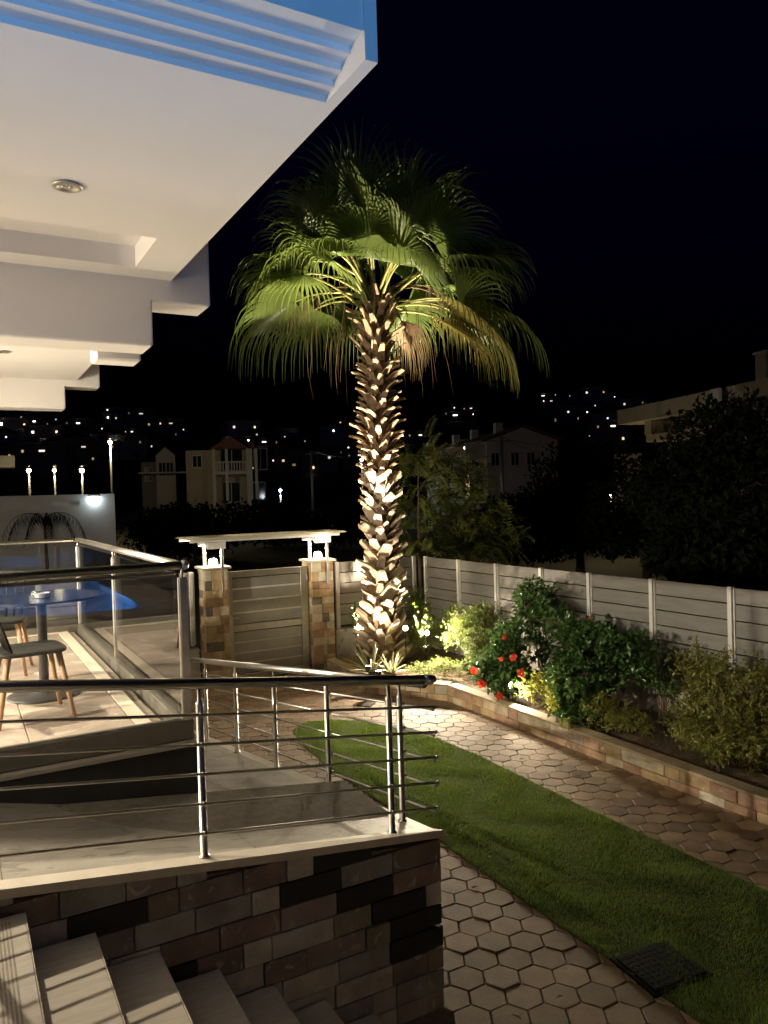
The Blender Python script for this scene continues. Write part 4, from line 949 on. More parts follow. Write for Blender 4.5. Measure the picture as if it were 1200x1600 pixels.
# ------------------------------------------------------------------ the palm
PB = Vector((5.75, 10.42, SZ)); PT = Vector((5.80, 10.45, 5.62))
palm = thing('fan_palm', 'tall fan palm lit from below, standing between the gate and the fence', 'palm tree', tuple(PB))
def trunk_at(z):
    t = (z - PB.z) / (PT.z - PB.z); return PB.lerp(PT, t)
def trunk_r(z): 
    h = z - PB.z; return 0.20 + 0.10 * math.exp(-h * 2.2) + 0.012 * sin(h * 2) - 0.012 * h / 5
m = MB(); n = 20; zs = lin(SZ - 0.05, 6.05, 42)
for z in zs:
    c = trunk_at(z)
    for k in range(n):
        a = 2 * pi * k / n; r = trunk_r(z) * (1 + 0.03 * sin(5 * a + 9 * z)) - 0.015; m.v.append((c.x + r * cos(a), c.y + r * sin(a), z))
for i in range(len(zs) - 1):
    for k in range(n): m.f.append((i * n + k, i * n + (k + 1) % n, (i + 1) * n + (k + 1) % n, (i + 1) * n + k)); m.m.append(0)
trunk = m.build('trunk', MT['bark'], palm, True)
def boot_mesh(name, L, w0, w1, th, up, mats, jag, seed):
    """stub of an old leaf: wide where it clasps the trunk, cut square at the end. local +x outward, +z up"""
    r = random.Random(seed); m = MB(); vs = []
    prof = [(-0.03, -0.05, w0, th * 1.0), (L * 0.45, up * 0.45, (w0 * .55 + w1 * .45), th), (L, up, w1, th * 0.8)]
    for (x, z, w, t) in prof:
        j = lambda: r.uniform(-jag, jag)
        vs += [(x + j(), -w, z + j()), (x, w + j(), z + j()), (x - t * 0.25, w * .9, z + t + j()), (x - t * 0.3, 0, z + t * 1.35), (x - t * 0.25 + j(), -w * .9, z + t)]
    fs = []; mi = []
    for i in range(2):
        for k in range(5): fs.append((i * 5 + k, i * 5 + (k + 1) % 5, (i + 1) * 5 + (k + 1) % 5, (i + 1) * 5 + k)); mi.append(0)
    fs.append(tuple(10 + k for k in range(5))); mi.append(1)
    m.v = vs; m.f = fs; m.m = mi; return m.mesh(name, mats)
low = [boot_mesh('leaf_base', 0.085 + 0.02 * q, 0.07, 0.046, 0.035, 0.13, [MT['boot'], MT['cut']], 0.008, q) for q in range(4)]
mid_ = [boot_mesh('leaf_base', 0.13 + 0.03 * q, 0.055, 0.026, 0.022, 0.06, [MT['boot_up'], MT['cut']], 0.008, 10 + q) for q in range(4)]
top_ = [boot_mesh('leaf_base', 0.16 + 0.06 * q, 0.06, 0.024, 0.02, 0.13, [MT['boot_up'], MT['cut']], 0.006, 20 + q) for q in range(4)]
NBOOT = 300
for k in range(NBOOT):
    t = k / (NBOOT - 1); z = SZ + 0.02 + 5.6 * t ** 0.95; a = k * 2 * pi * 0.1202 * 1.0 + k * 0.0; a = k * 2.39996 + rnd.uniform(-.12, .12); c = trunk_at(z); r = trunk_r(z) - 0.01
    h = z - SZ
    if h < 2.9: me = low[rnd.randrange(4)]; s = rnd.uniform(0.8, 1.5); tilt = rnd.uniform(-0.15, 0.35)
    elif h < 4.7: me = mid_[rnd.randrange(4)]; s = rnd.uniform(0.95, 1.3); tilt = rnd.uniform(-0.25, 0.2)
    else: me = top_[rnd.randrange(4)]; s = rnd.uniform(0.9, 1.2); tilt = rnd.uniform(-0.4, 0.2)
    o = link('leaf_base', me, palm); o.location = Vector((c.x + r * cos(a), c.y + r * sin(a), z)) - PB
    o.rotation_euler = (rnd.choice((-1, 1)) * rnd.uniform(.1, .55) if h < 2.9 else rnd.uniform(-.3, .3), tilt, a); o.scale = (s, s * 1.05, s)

def frond(az, el, Lp, R, bend, droop, mkey, seed, spread=1.9, nseg=34, twist=0.0, start=None, roll=0.0):
    r = random.Random(seed); c = start or (trunk_at(5.80) + Vector((cos(az), sin(az), 0)) * 0.12 + Vector((0, 0, r.uniform(-.2, .3))))
    d = Vector((cos(az) * cos(el), sin(az) * cos(el), sin(el))); pts = [c]; N = 8
    for i in range(N):
        d = (d + Vector((0, 0, -bend / N * (0.4 + 1.2 * i / N)))).normalized(); pts.append(pts[-1] + d * Lp / N)
    pm = MB(); pm.tube(pts, [0.026 - 0.014 * i / N for i in range(N + 1)], 6)
    H = pts[-1]; s = d.cross(Zv)
    if s.length < 0.05: s = Vector((-sin(az), cos(az), 0))
    s.normalize(); s = (Matrix.Rotation(roll, 3, d) @ s).normalized(); nrm = s.cross(d).normalized()
    b = MB(); dphi = 2 * spread / nseg; M = 9
    for k in range(nseg):
        phi = -spread + dphi * (k + 0.5); Rk = R * (0.70 + 0.30 * cos(phi * 0.75)) * r.uniform(0.92, 1.05)
        dirn = (d * cos(phi) + s * sin(phi) + nrm * 0.25 * (abs(sin(phi)) * 0.8)).normalized(); p = Vector(H); acc = []
        dr_ = droop * r.uniform(0.75, 1.3); side = dirn.cross(nrm).normalized(); jit = rvec(r) * 0.05
        dd = Vector(dirn)
        for i in range(M + 1):
            q = i / M; acc.append((Vector(p), Vector(dd), q))
            g_ = dr_ * (max(0, q - 0.34) ** 1.1) * 3.4 / M * 3.0 + 0.015 * droop
            dd = (dd + Vector((0, 0, -g_)) + jit * (q * 0.6) / M * 3).normalized(); p = p + dd * Rk / M
        vs = []
        for (p_, d_, q) in acc:
            rr_ = q * Rk; w = (rr_ * tan(dphi / 2) * 1.05 + 0.003) if q < 0.4 else max(0.0018, 0.4 * Rk * tan(dphi / 2) * 1.05 * (1 - (q - 0.4) / 0.6) ** 1.1)
            sd = d_.cross(nrm); sd = sd.normalized() if sd.length > 0.05 else side
            up_ = sd.cross(d_).normalized(); fo = w * 0.8
            vs += [p_ - sd * w, p_ - up_ * fo, p_ + sd * w]
        b.add(vs, [(i * 3 + j, i * 3 + j + 1, (i + 1) * 3 + j + 1, (i + 1) * 3 + j) for i in range(M) for j in (0, 1)])
    f = b.build('frond', MT[mkey], palm); pm.build('petiole', MT['petiole'] if mkey != 'dead' else MT['dead'], f, True)
    return f
az_r = atan2(Rh.y, Rh.x)                     # azimuth of picture-right
az_c = atan2(-Fh.y, -Fh.x)                   # azimuth towards the viewer
# crown, from the upright young leaves to the hanging old ones
for k in range(24):
    q = k / 23; az = k * 2.39996 + 0.5; el = radians(86 - 56 * q ** 0.9 + rnd.uniform(-8, 8))
    frond(az, el, rnd.uniform(1.0, 1.3) * (1.12 - 0.1 * q), rnd.uniform(1.1, 1.35), 0.2 + 0.7 * q, 0.45 + 0.75 * q, 'frond2' if q < 0.35 else 'frond', 100 + k, roll=rnd.uniform(-1.0, 1.0))
# hanging outer fans, mostly to the sides and behind so that the top of the trunk shows
for k, (da, el_, lp, R_, dr_, mk) in enumerate([
        (pi + 0.10, 14, 1.15, 1.65, 2.6, 'frond'), (pi - 0.45, 20, 1.0, 1.6, 2.8, 'frond'), (pi + 0.55, 30, 1.0, 1.4, 2.4, 'frond'), (pi + 0.25, 44, 1.2, 1.3, 1.6, 'frond'),
        (-0.12, 18, 1.40, 1.75, 2.1, 'frond'), (-0.35, 8, 1.15, 1.7, 2.6, 'frond_old'), (0.30, 12, 1.25, 1.7, 2.6, 'frond'), (0.05, 38, 1.35, 1.45, 1.4, 'frond'), (-0.55, 40, 1.2, 1.4, 1.6, 'frond'), (-0.15, 6, 0.95, 1.4, 2.6, 'frond_old'), (0.55, 32, 1.2, 1.4, 1.8, 'frond'),
        (1.2, 14, 1.0, 1.3, 2.0, 'frond'), (1.9, 18, 1.0, 1.3, 2.0, 'frond'), (2.5, 22, 1.1, 1.3, 2.0, 'frond'), (-1.2, 42, 0.95, 1.2, 1.6, 'frond'), (-2.1, 46, 0.95, 1.2, 1.5, 'frond'), (-1.65, 62, 1.0, 1.25, 1.2, 'frond'), (-0.9, 60, 1.15, 1.25, 1.1, 'frond2'), (-2.5, 62, 1.15, 1.25, 1.1, 'frond2')]):
    frond(az_r + da, radians(el_), lp, R_, 0.75, dr_, mk, 300 + k, 1.75, 40, roll=rnd.uniform(-.35, .35))
for k in range(1): frond(az_r + (0.6,)[k], radians(-2), 0.45, 0.95, 1.5, 3.4, 'dead', 340 + k, 1.2, 20)
m = MB()                                     # brown matting between the leaf bases
for k in range(1500):
    z = SZ + rnd.random() * 5.6; a = rnd.uniform(0, 6.28); c = trunk_at(z); r = trunk_r(z) + rnd.uniform(-.01, .05); p = Vector((c.x + r * cos(a), c.y + r * sin(a), z))
    d = Vector((cos(a) * rnd.uniform(.0, .7) - sin(a) * rnd.uniform(-.9, .9), sin(a) * rnd.uniform(0, .7) + cos(a) * rnd.uniform(-.9, .9), rnd.uniform(-.6, 1.0))).normalized(); l_ = rnd.uniform(.04, .14); w_ = rnd.uniform(.0015, .004); sd = d.cross(rvec(rnd)).normalized() * w_
    m.add([p - sd, p + sd, p + d * l_ * .6 + sd + rvec(rnd) * .01, p + d * l_ + rvec(rnd) * .015], [(0, 1, 2), (0, 2, 3)])
m.build('husk_fibre', MT['dead'], palm)['kind'] = 'stuff'
# loose hanging strands
m = MB()
for k in range(46):
    a = rnd.uniform(0, 6.28); r = rnd.uniform(0.35, 1.2); p = trunk_at(5.5) + Vector((r * cos(a), r * sin(a), rnd.uniform(-.3, .45))); pts = [p]; d = Vector((0.12 * cos(a), 0.12 * sin(a), -1))
    for i in range(5): d = (d + rvec(rnd) * 0.12 + Vector((0, 0, -.1))).normalized(); pts.append(pts[-1] + d * rnd.uniform(0.1, 0.24))
    m.tube(pts, [0.006, 0.006, 0.005, 0.004, 0.003, 0.001], 3, False)
m.build('dry_strands', MT['dead'], palm)['kind'] = 'stuff'
# dry flower stalks
for (sgn, a0) in ((1, az_r + 0.1), (1, az_r - 0.2), (-1, az_r + pi + 0.1)):
    m = MB(); p = trunk_at(5.9); d = Vector((cos(a0) * .8, sin(a0) * .8, 0.6)); pts = [p]
    for i in range(10): d = (d + Vector((0, 0, -0.17))).normalized(); pts.append(pts[-1] + d * 0.15)
    m.tube(pts, [0.016 - 0.001 * i for i in range(11)], 6)
    for i in range(6, 11):
        for q in range(7):
            e = pts[i] + Vector((rnd.uniform(-.12, .12), rnd.uniform(-.12, .12), -rnd.uniform(.1, .4))); m.tube([pts[i], pts[i].lerp(e, .5) + rvec(rnd) * .05, e], [.006, .004, .002], 3, False)
    m.build('flower_stalk', MT['dead'], palm, True)

# ================================================================== BEYOND THE FENCE
def pinnate_tree(base, lobes, label, n, seed):
    r = random.Random(seed); root = thing('pinnate_tree', label, 'tree', tuple(base)); B = Vector(base); tr, cr_ = MB(), MB()
    top = B + Vector((0.05, 0, 3.2)); pts = [B, B + Vector((0.05, .03, 1.0)), B + Vector((0.02, 0, 2.2)), top]
    tr.tube(pts, [0.05, 0.042, 0.032, 0.018], 8)
    for (c, rad_) in lobes:
        s0 = B.lerp(top, min(1, max(0.15, (c.z - B.z - 0.4) / (top.z - B.z)))); tr.tube([s0, s0.lerp(c, .5) + Vector((0, 0, .12)), c], [0.022, 0.014, 0.008], 6, False)
        for q in range(int(n * rad_)):
            p = c + rvec(r) * rad_ * r.random() ** 0.5; o = (p - (B + Vector((0, 0, p.z - B.z)))); o.z = 0
            d = (o.normalized() * 0.8 + rvec(r) * 0.8 + Vector((0, 0, 0.45))).normalized(); Lr = r.uniform(0.35, 0.62); N = 9; s = d.cross(Zv).normalized()
            for i in range(N):
                d = (d + Vector((0, 0, -0.13))).normalized(); p = p + d * Lr / N
                nn = s.cross(d)
                for sg in (-1, 1): leaf_add(cr_, p, s * sg + d * 0.45 + Vector((0, 0, -.25)), nn, 0.15 * (1 - 0.35 * abs(i / N - .45)), 0.043, .12, .1)
            leaf_add(cr_, p, d, Vector((0, 0, 1)), 0.12, 0.036)
    tr.build('trunk', MT['twig'], root, True); cr_.build('crown', MT['tree_leaf'], root)
L_ = [(at(655, 715, 15.6), .42), (at(690, 735, 15.8), .5), (at(650, 790, 15.4), .5), (at(720, 760, 16.0), .5), (at(700, 810, 15.8), .55), (at(755, 800, 16.0), .5), (at(660, 850, 15.3), .45), (at(735, 850, 15.8), .5), (at(785, 835, 16.2), .38)]
pinnate_tree((at(654, 868, 15.3).x, at(654, 868, 15.3).y, -0.06), L_, 'tree with feathery compound leaves rising behind the fence by the palm', 95, 71)

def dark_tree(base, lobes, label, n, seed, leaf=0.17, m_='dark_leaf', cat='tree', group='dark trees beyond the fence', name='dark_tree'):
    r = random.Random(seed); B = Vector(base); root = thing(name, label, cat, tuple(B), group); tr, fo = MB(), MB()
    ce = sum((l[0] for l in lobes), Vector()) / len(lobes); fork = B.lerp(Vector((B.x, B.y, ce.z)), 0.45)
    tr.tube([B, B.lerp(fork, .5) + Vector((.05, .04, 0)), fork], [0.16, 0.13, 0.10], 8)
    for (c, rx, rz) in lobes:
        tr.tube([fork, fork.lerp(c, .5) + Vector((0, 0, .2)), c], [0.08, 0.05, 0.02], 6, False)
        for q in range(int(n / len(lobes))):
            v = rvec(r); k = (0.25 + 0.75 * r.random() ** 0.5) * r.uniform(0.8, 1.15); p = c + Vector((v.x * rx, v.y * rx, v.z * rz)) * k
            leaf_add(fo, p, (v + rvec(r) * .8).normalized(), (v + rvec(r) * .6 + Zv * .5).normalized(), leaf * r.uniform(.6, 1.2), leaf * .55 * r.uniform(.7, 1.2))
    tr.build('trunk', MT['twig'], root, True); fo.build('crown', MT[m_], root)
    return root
def gnd(u, v, D): p = at(u, v, D); return (p.x, p.y, terrain(p.x, p.y))
DT = [((1150, 800, 15), [(1120, 690, .9, .8), (1190, 690, 1.0, .8), (1150, 770, 1.2, .9), (1060, 770, .9, .7)], 'dark tree crown at the right edge below the flat roofed house'),
      ((1010, 830, 19), [(1000, 790, 1.2, .8), (1060, 740, 1.2, .8), (1060, 820, 1.3, .8), (960, 830, 1.1, .6)], 'dark tree mass left of the right edge crown'),
      ((905, 820, 22), [(890, 750, 1.1, 1.0), (900, 810, 1.3, .9), (860, 790, 1.0, .8), (930, 730, .9, .7)], 'dark tree standing in front of the gabled house end wall'),
      ((1180, 880, 13), [(1160, 850, 1.1, .7), (1230, 840, 1.1, .8), (1100, 860, .9, .5)], 'dark bushy tree close behind the right end of the fence'),
      ((800, 850, 20), [(800, 810, 1.0, .6), (840, 840, 1.2, .6), (770, 830, 1.0, .5)], 'low dark tree behind the feathery leaved tree')]
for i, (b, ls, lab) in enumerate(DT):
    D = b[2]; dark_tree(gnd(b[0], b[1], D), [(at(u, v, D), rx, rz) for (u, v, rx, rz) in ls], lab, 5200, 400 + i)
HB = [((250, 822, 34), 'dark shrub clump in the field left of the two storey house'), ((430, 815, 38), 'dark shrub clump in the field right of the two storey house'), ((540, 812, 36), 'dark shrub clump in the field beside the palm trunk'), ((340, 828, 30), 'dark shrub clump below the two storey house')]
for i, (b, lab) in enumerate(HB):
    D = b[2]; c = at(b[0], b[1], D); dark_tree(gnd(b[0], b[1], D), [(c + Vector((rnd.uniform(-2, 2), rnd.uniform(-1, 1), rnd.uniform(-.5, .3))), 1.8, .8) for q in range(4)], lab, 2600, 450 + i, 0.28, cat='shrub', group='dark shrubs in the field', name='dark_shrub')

# -- houses ------------------------------------------------------------------------------
def win(parent, mb_frame, c, t, nr, w, h, m, depth=0.06):
    """window: frame part with a pane sub-part; c centre on the wall, t along, nr outward"""
    f = MB(); e = 0.07
    def bx(mb, s0, s1, z0, z1, d0, d1):
        vs = [c + t * s + nr * d + Zv * z for d in (d0, d1) for (s, z) in ((s0, z0), (s1, z0), (s1, z1), (s0, z1))]
        mb.add(vs, [(0, 1, 2, 3), (7, 6, 5, 4), (0, 4, 5, 1), (1, 5, 6, 2), (2, 6, 7, 3), (3, 7, 4, 0)])
    bx(f, -w / 2 - e, -w / 2, -h / 2 - e, h / 2 + e, -.02, .05); bx(f, w / 2, w / 2 + e, -h / 2 - e, h / 2 + e, -.02, .05)
    bx(f, -w / 2, w / 2, h / 2, h / 2 + e, -.02, .05); bx(f, -w / 2, w / 2, -h / 2 - e, -h / 2, -.02, .05); bx(f, -.025, .025, -h / 2, h / 2, 0, .045)
    fo = f.build('window', mb_frame, parent); p = MB(); bx(p, -w / 2, w / 2, -h / 2, h / 2, 0.004, 0.015); p.build('pane', m, fo); return fo
def oriented(mb, o, t, nr, s0, s1, d0, d1, z0, z1):
    vs = [o + t * s + nr * d + Zv * z for z in (z0, z1) for (s, d) in ((s0, d0), (s1, d0), (s1, d1), (s0, d1))]
    mb.add(vs, [(3, 2, 1, 0), (4, 5, 6, 7), (0, 1, 5, 4), (1, 2, 6, 5), (2, 3, 7, 6), (3, 0, 4, 7)])

# two storey house, about 60 m away
A, Bq = at(292, 770, 58), at(392, 770, 58); base_z = terrain(A.x, A.y) - 0.3
v2 = thing('two_storey_house', 'two storey house with columned balcony in the dark valley', 'house', (A.x, A.y, base_z)); O = Vector((A.x, A.y, 0)); t = Vector((Bq.x - A.x, Bq.y - A.y, 0)).normalized(); nr = Vector((t.y, -t.x, 0))
if nr.dot(Vector((A.x, A.y, 0))) > 0: nr = -nr
W2 = (Vector((Bq.x - A.x, Bq.y - A.y, 0))).length
zr = at(300, 704, 58).z; zf = at(330, 742, 58).z; z_bal = at(360, 733, 58).z
m = MB(); oriented(m, O, t, nr, 0, W2, -6, -0.0, base_z, zr); m.build('wall', MT['house_c'], v2)
m = MB(); oriented(m, O, t, nr, 1.9, W2 + 0.1, 0.01, 1.6, zf - 0.05, zf + 0.18); m.build('balcony_floor', MT['house_w'], v2)
for s in (2.0, 2.9, 4.4, 5.0, W2): 
    m = MB(); oriented(m, O, t, nr, s - 0.1, s + 0.1, 1.35, 1.55, base_z, zr - 0.02); m.build('column', MT['house_w'], v2)
for q in range(14):
    s = 2.05 + q * (W2 - 2.05) / 13; m = MB(); oriented(m, O, t, nr, s - 0.04, s + 0.04, 1.40, 1.48, zf + 0.181, zf + 0.80); m.build('baluster', MT['house_w'], v2)
m = MB(); oriented(m, O, t, nr, 1.95, W2 + .05, 1.37, 1.52, zf + 0.801, zf + 0.9); m.build('balcony_rail', MT['house_w'], v2)
for (s0, s1, pk) in ((1.75, 4.55, 0.85), (4.6, W2 + 0.35, 0.6)):
    m = MB(); n_ = [(s0, zr), (s1, zr), ((s0 + s1) / 2, zr + pk)]
    m.add([O + t * s + nr * d + Zv * z for d in (1.8, -6) for (s, z) in n_], [(0, 1, 2), (5, 4, 3), (0, 3, 4, 1), (1, 4, 5, 2), (2, 5, 3, 0)]); m.build('roof', MT['roof'], v2)
for s, z, w_, h_ in ((3.3, zf + 1.1, 1.5, 1.5), (5.4, zf + 1.1, .9, 1.5), (3.2, zf - 1.3, 1.2, 1.4), (5.2, zf - 1.3, .9, 1.3), (0.8, zf + 1.0, .6, .8)):
    win(v2, MT['house_w'], O + t * s + nr * 0.0 + Zv * z, t, nr, w_, h_, MT['dark_glass'])
# white gabled house left of it
A, Bq = at(222, 760, 64), at(276, 760, 64)
v3 = thing('gabled_cottage', 'pale cottage with small gable left of the columned house', 'house', (A.x, A.y, terrain(A.x, A.y))); O = Vector((A.x, A.y, 0)); t = Vector((Bq.x - A.x, Bq.y - A.y, 0)).normalized(); nr = Vector((t.y, -t.x, 0))
if nr.dot(Vector((A.x, A.y, 0))) > 0: nr = -nr
zt = at(230, 722, 64).z; zb_ = terrain(A.x, A.y) - .5; Wc = Vector((Bq.x - A.x, Bq.y - A.y, 0)).length
m = MB(); oriented(m, O, t, nr, 0, Wc, -5, 0, zb_, zt); m.build('wall', MT['house_g'], v3)
zg0, zg1 = at(250, 712, 64).z, at(250, 699, 64).z; m = MB(); s0, s1 = Wc * .42, Wc * .98
m.add([O + t * s + nr * d + Zv * z for d in (0.3, -4) for (s, z) in ((s0, zb_), (s1, zb_), (s1, zg0), ((s0 + s1) / 2, zg1), (s0, zg0))], [(0, 1, 2, 3, 4), (9, 8, 7, 6, 5), (1, 6, 7, 2), (2, 7, 8, 3), (3, 8, 9, 4), (4, 9, 5, 0)]); m.build('gable_wall', MT['house_w'], v3)
for s, z in ((Wc * .6, zt - .6), (Wc * .82, zt - .6), (Wc * .2, zt - 1.0)): win(v3, MT['house_w'], O + t * s + nr * 0.31 + Zv * z, t, nr, .5, 1.0, MT['dark_glass'])
m = MB(); oriented(m, O, t, nr, -.2, Wc + 1.2, 0.32, 2.0, at(250, 741, 64).z, at(250, 739, 64).z); m.build('awning', MT['house_w'], v3)
# long gabled house right of the palm
C = at(762, 760, 50); O = Vector((C.x, C.y, 0)); pdir = Vector((.30, .954, 0)).normalized(); gdir = Vector((pdir.y, -pdir.x, 0))
lg = thing('gabled_house', 'long gabled house with balconies behind the fence, right of the palm', 'house', (C.x, C.y, terrain(C.x, C.y)))
ze, zr, zb_ = 6.2, 7.05, terrain(C.x, C.y) - 1.0; GW, GL = 4.9, 15.0
m = MB(); m.add([O + gdir * s + pdir * d + Zv * z for d in (0, GL) for (s, z) in ((0, zb_), (GW, zb_), (GW, ze), (GW / 2, zr), (0, ze))], [(0, 1, 2, 3, 4), (9, 8, 7, 6, 5), (0, 5, 6, 1), (1, 6, 7, 2), (2, 7, 8, 3), (3, 8, 9, 4), (4, 9, 5, 0)]); m.build('wall', MT['house_w'], lg)
m = MB()
for (sa, za, sb_, zb2) in ((-.35, ze - .08, GW / 2, zr + .06), (GW / 2, zr + .06, GW + .35, ze - .08)):
    m.add([O + gdir * s + pdir * d + Zv * (z + o_) for o_ in (0.02, .14) for d in (-.15, GL) for (s, z) in ((sa, za), (sb_, zb2))], [(0, 1, 3, 2), (4, 6, 7, 5), (0, 4, 5, 1), (2, 3, 7, 6), (0, 2, 6, 4), (1, 5, 7, 3)])
m.build('roof', MT['roof'], lg)
nl = -gdir
for d0, d1 in ((0.3, 5.0), (6.0, 10.5)):
    m = MB(); oriented(m, O, pdir, nl, d0, d1, 0.01, 1.3, 4.35, 4.5); m.build('balcony_floor', MT['house_w'], lg)
    m = MB(); oriented(m, O, pdir, nl, d0, d1, 1.2, 1.3, 4.501, 5.0); m.build('balcony_parapet', MT['house_w'], lg)
    m = MB(); oriented(m, O, pdir, nl, d0, d0 + .25, 0.01, 1.3, 5.001, ze - .1); m.build('balcony_pier', MT['house_w'], lg)
    m = MB(); oriented(m, O, pdir, nl, d1 - .25, d1, 0.01, 1.3, 5.001, ze - .1); m.build('balcony_pier', MT['house_w'], lg)
for d, z, w_, h_, k_ in ((2.3, 5.3, 1.4, 1.3, 'dark_glass'), (8.0, 5.3, 1.6, 1.3, 'win_warm'), (1.6, 3.3, .9, 1.5, 'dark_glass'), (4.0, 3.3, 1.0, 1.6, 'win_warm')):
    win(lg, MT['house_w'], O + pdir * d + nl * .01 + Zv * z, pdir, nl, w_, h_, MT[k_])
for s in (0.55, 1.9, 3.0): win(lg, MT['house_w'], O + gdir * s - pdir * .0 + Zv * 5.0, gdir, -pdir, .5, .8, MT['dark_glass'])
for d in (1.5, 6.5, 11.0):
    m = MB(); oriented(m, O, pdir, gdir, d, d + .5, 1.2, 1.7, zr - .5, zr + .45); m.build('chimney', MT['house_w'], lg)
t = thing('balcony_lamp', 'warm lamp on the balcony of the long gabled house', 'lamp', tuple(O + pdir * 7.0 + nl * .6 + Zv * 5.9)); m = MB(); p = O + pdir * 7.0 + nl * .6 + Zv * 5.9
m.lathe([(0.02, .1), (.09, .06), (.1, 0), (.06, -.08), (.01, -.1)], tuple(p), 10); m.build('globe', MT['led_soft'], t, True); lamp('balcony_light', 'POINT', p, 60, (1, .62, .32), t, .1)
p = O + pdir * 2.4 + nl * .7 + Zv * 5.9
t = thing('balcony_lamp', 'dim warm lamp on the nearer balcony of the gabled house', 'lamp', tuple(p)); m = MB(); m.lathe([(0.02, .1), (.05, .06), (.06, 0), (.04, -.05), (.01, -.06)], tuple(p), 10); m.build('globe', MT['led_soft'], t, True); lamp('balcony_light', 'POINT', p, 22, (1, .62, .32), t, .06)
# flat roofed house at the right edge
C = at(965, 662, 30); E_ = at(1112, 645, 25.5); O = Vector((C.x, C.y, 0)); t = Vector((E_.x - C.x, E_.y - C.y, 0)); WL = t.length; t.normalize(); nr = Vector((t.y, -t.x, 0))
if nr.dot(O) > 0: nr = -nr
fh = thing('flat_roofed_house', 'flat roofed concrete house with chimney at the right edge', 'house', (C.x, C.y, terrain(C.x, C.y)))
z1, z0 = 5.75, 5.22; zb_ = terrain(C.x, C.y) - .3
m = MB(); oriented(m, O, t, nr, 0, WL, -5, 0, z0, z1); m.build('roof_slab', MT['house_c'], fh)
m = MB(); oriented(m, O, t, nr, WL + .01, WL + 8, -4.5, -0.5, z0 + .15, z1 + .1); m.build('roof_slab', MT['house_c'], fh)
m = MB(); oriented(m, O, t, nr, 1.3, WL + 7.5, -4.6, -1.2, zb_, z0 - .003); m.build('wall', MT['house_c'], fh)
m = MB(); oriented(m, O, t, nr, 1.3, 1.7, -1.19, -.3, z0 - .5, z0 - .003); m.build('pier', MT['house_c'], fh)
m = MB(); oriented(m, O, t, nr, 1.3, WL, -1.19, -.35, z0 - .75, z0 - .501); m.build('beam', MT['house_c'], fh)
m = MB(); oriented(m, O, t, nr, WL - .02, WL + .35, -.1, .012, z0 + .05, z1 + .02); m.build('lit_patch_panel', MT['house_w'], fh)  # pale panel stands in for a lit patch at the slab corner
ch = at(1155, 640, 25); d_ = Vector((ch.x - O.x, ch.y - O.y, 0)); sc_, dc_ = d_.dot(t), d_.dot(nr)
m = MB(); oriented(m, O, t, nr, sc_ - .2, sc_ + .25, dc_ - 1.2, dc_ - .75, z1 - .2, z1 + .95); c_ = m.build('chimney', MT['house_c'], fh)
m = MB(); oriented(m, O, t, nr, sc_ - .26, sc_ + .31, dc_ - 1.26, dc_ - .69, z1 + .951, z1 + 1.02); m.build('chimney_cap', MT['house_w'], c_)
for s, z in ((3.0, 3.9), (5.0, 3.9)): win(fh, MT['house_c'], O + t * s + nr * (-1.2) + Zv * z, t, nr, 1.0, 1.2, MT['dark_glass'])
p = at(985, 752, 38)
o = thing('pale_wall', 'pale blank garden wall below the flat roofed house', 'wall', (p.x, p.y, terrain(p.x, p.y))); m = MB(); q0, q1 = at(960, 752, 38), at(1002, 752, 38); tt = Vector((q1.x - q0.x, q1.y - q0.y, 0)); wl_ = tt.length; tt.normalize(); nn = Vector((tt.y, -tt.x, 0))
oriented(m, Vector((q0.x, q0.y, 0)), tt, nn, 0, wl_, -.12, .12, terrain(p.x, p.y) - .3, at(960, 713, 38).z); m.build('panel', MT['house_c'], o)
m = MB(); oriented(m, Vector((q0.x, q0.y, 0)), tt, nn, -.03, wl_ + .03, -.15, .15, at(960, 713, 38).z + .002, at(960, 712, 38).z + .06); m.build('coping', MT['house_c'], o)

# white terrace building at the left with planters and palms
A, Bq = at(-60, 770, 24), at(178, 770, 24); O = Vector((A.x, A.y, 0)); t = Vector((Bq.x - A.x, Bq.y - A.y, 0)); WL = t.length; t.normalize(); nr = Vector((t.y, -t.x, 0))
if nr.dot(O) > 0: nr = -nr
wb = thing('white_terrace_building', 'white rendered terrace building beyond the glass railing, left edge', 'building', (A.x, A.y, -0.06)); ztop = 3.12
m = MB(); oriented(m, O, t, nr, 0, WL, -6, -.12, -.1, ztop - .002); m.build('wall', MT['plaster'], wb)
zc0, zc1 = at(60, 791, 24).z, at(60, 784, 24).z
segs = [(0, at(-5, 0, 1))]
xs_ = [0.0]
def s_of(u): q = at(u, 780, 24); return Vector((q.x - O.x, q.y - O.y, 0)).dot(t)
holes = [(s_of(2), s_of(58)), (s_of(80), s_of(124))]
m = MB(); oriented(m, O, t, nr, 0, WL + .01, -.119, 0, -.1, zc0); oriented(m, O, t, nr, 0, WL + .01, -.119, 0, zc1, ztop)
edges = [0] + [e for h in holes for e in h] + [WL + .01]
for a_, b_ in zip(edges[::2], edges[1::2]): oriented(m, O, t, nr, a_, b_, -.119, 0, zc0 + .0005, zc1 - .0005)
m.build('facade', MT['plaster'], wb)
p = O + t * s_of(147) + nr * 0.06 + Zv * at(147, 777, 24).z
wlp = thing('wall_lamp', 'cold white wall lamp on the white terrace building', 'lamp', tuple(p)); m = MB(); oriented(m, p, t, nr, -.14, .14, -.055, .06, .02, .06); m.build('lamp_hood', MT['white_metal'], wlp)
m = MB(); oriented(m, p, t, nr, -.13, .13, -.03, .055, -.02, .019); m.build('diffuser', MT['lamp_cold'], wlp); lamp('wall_lamp_light', 'POINT', p - Zv * .1 + nr * .1, 2.2, (.75, .93, 1), wlp, .06)
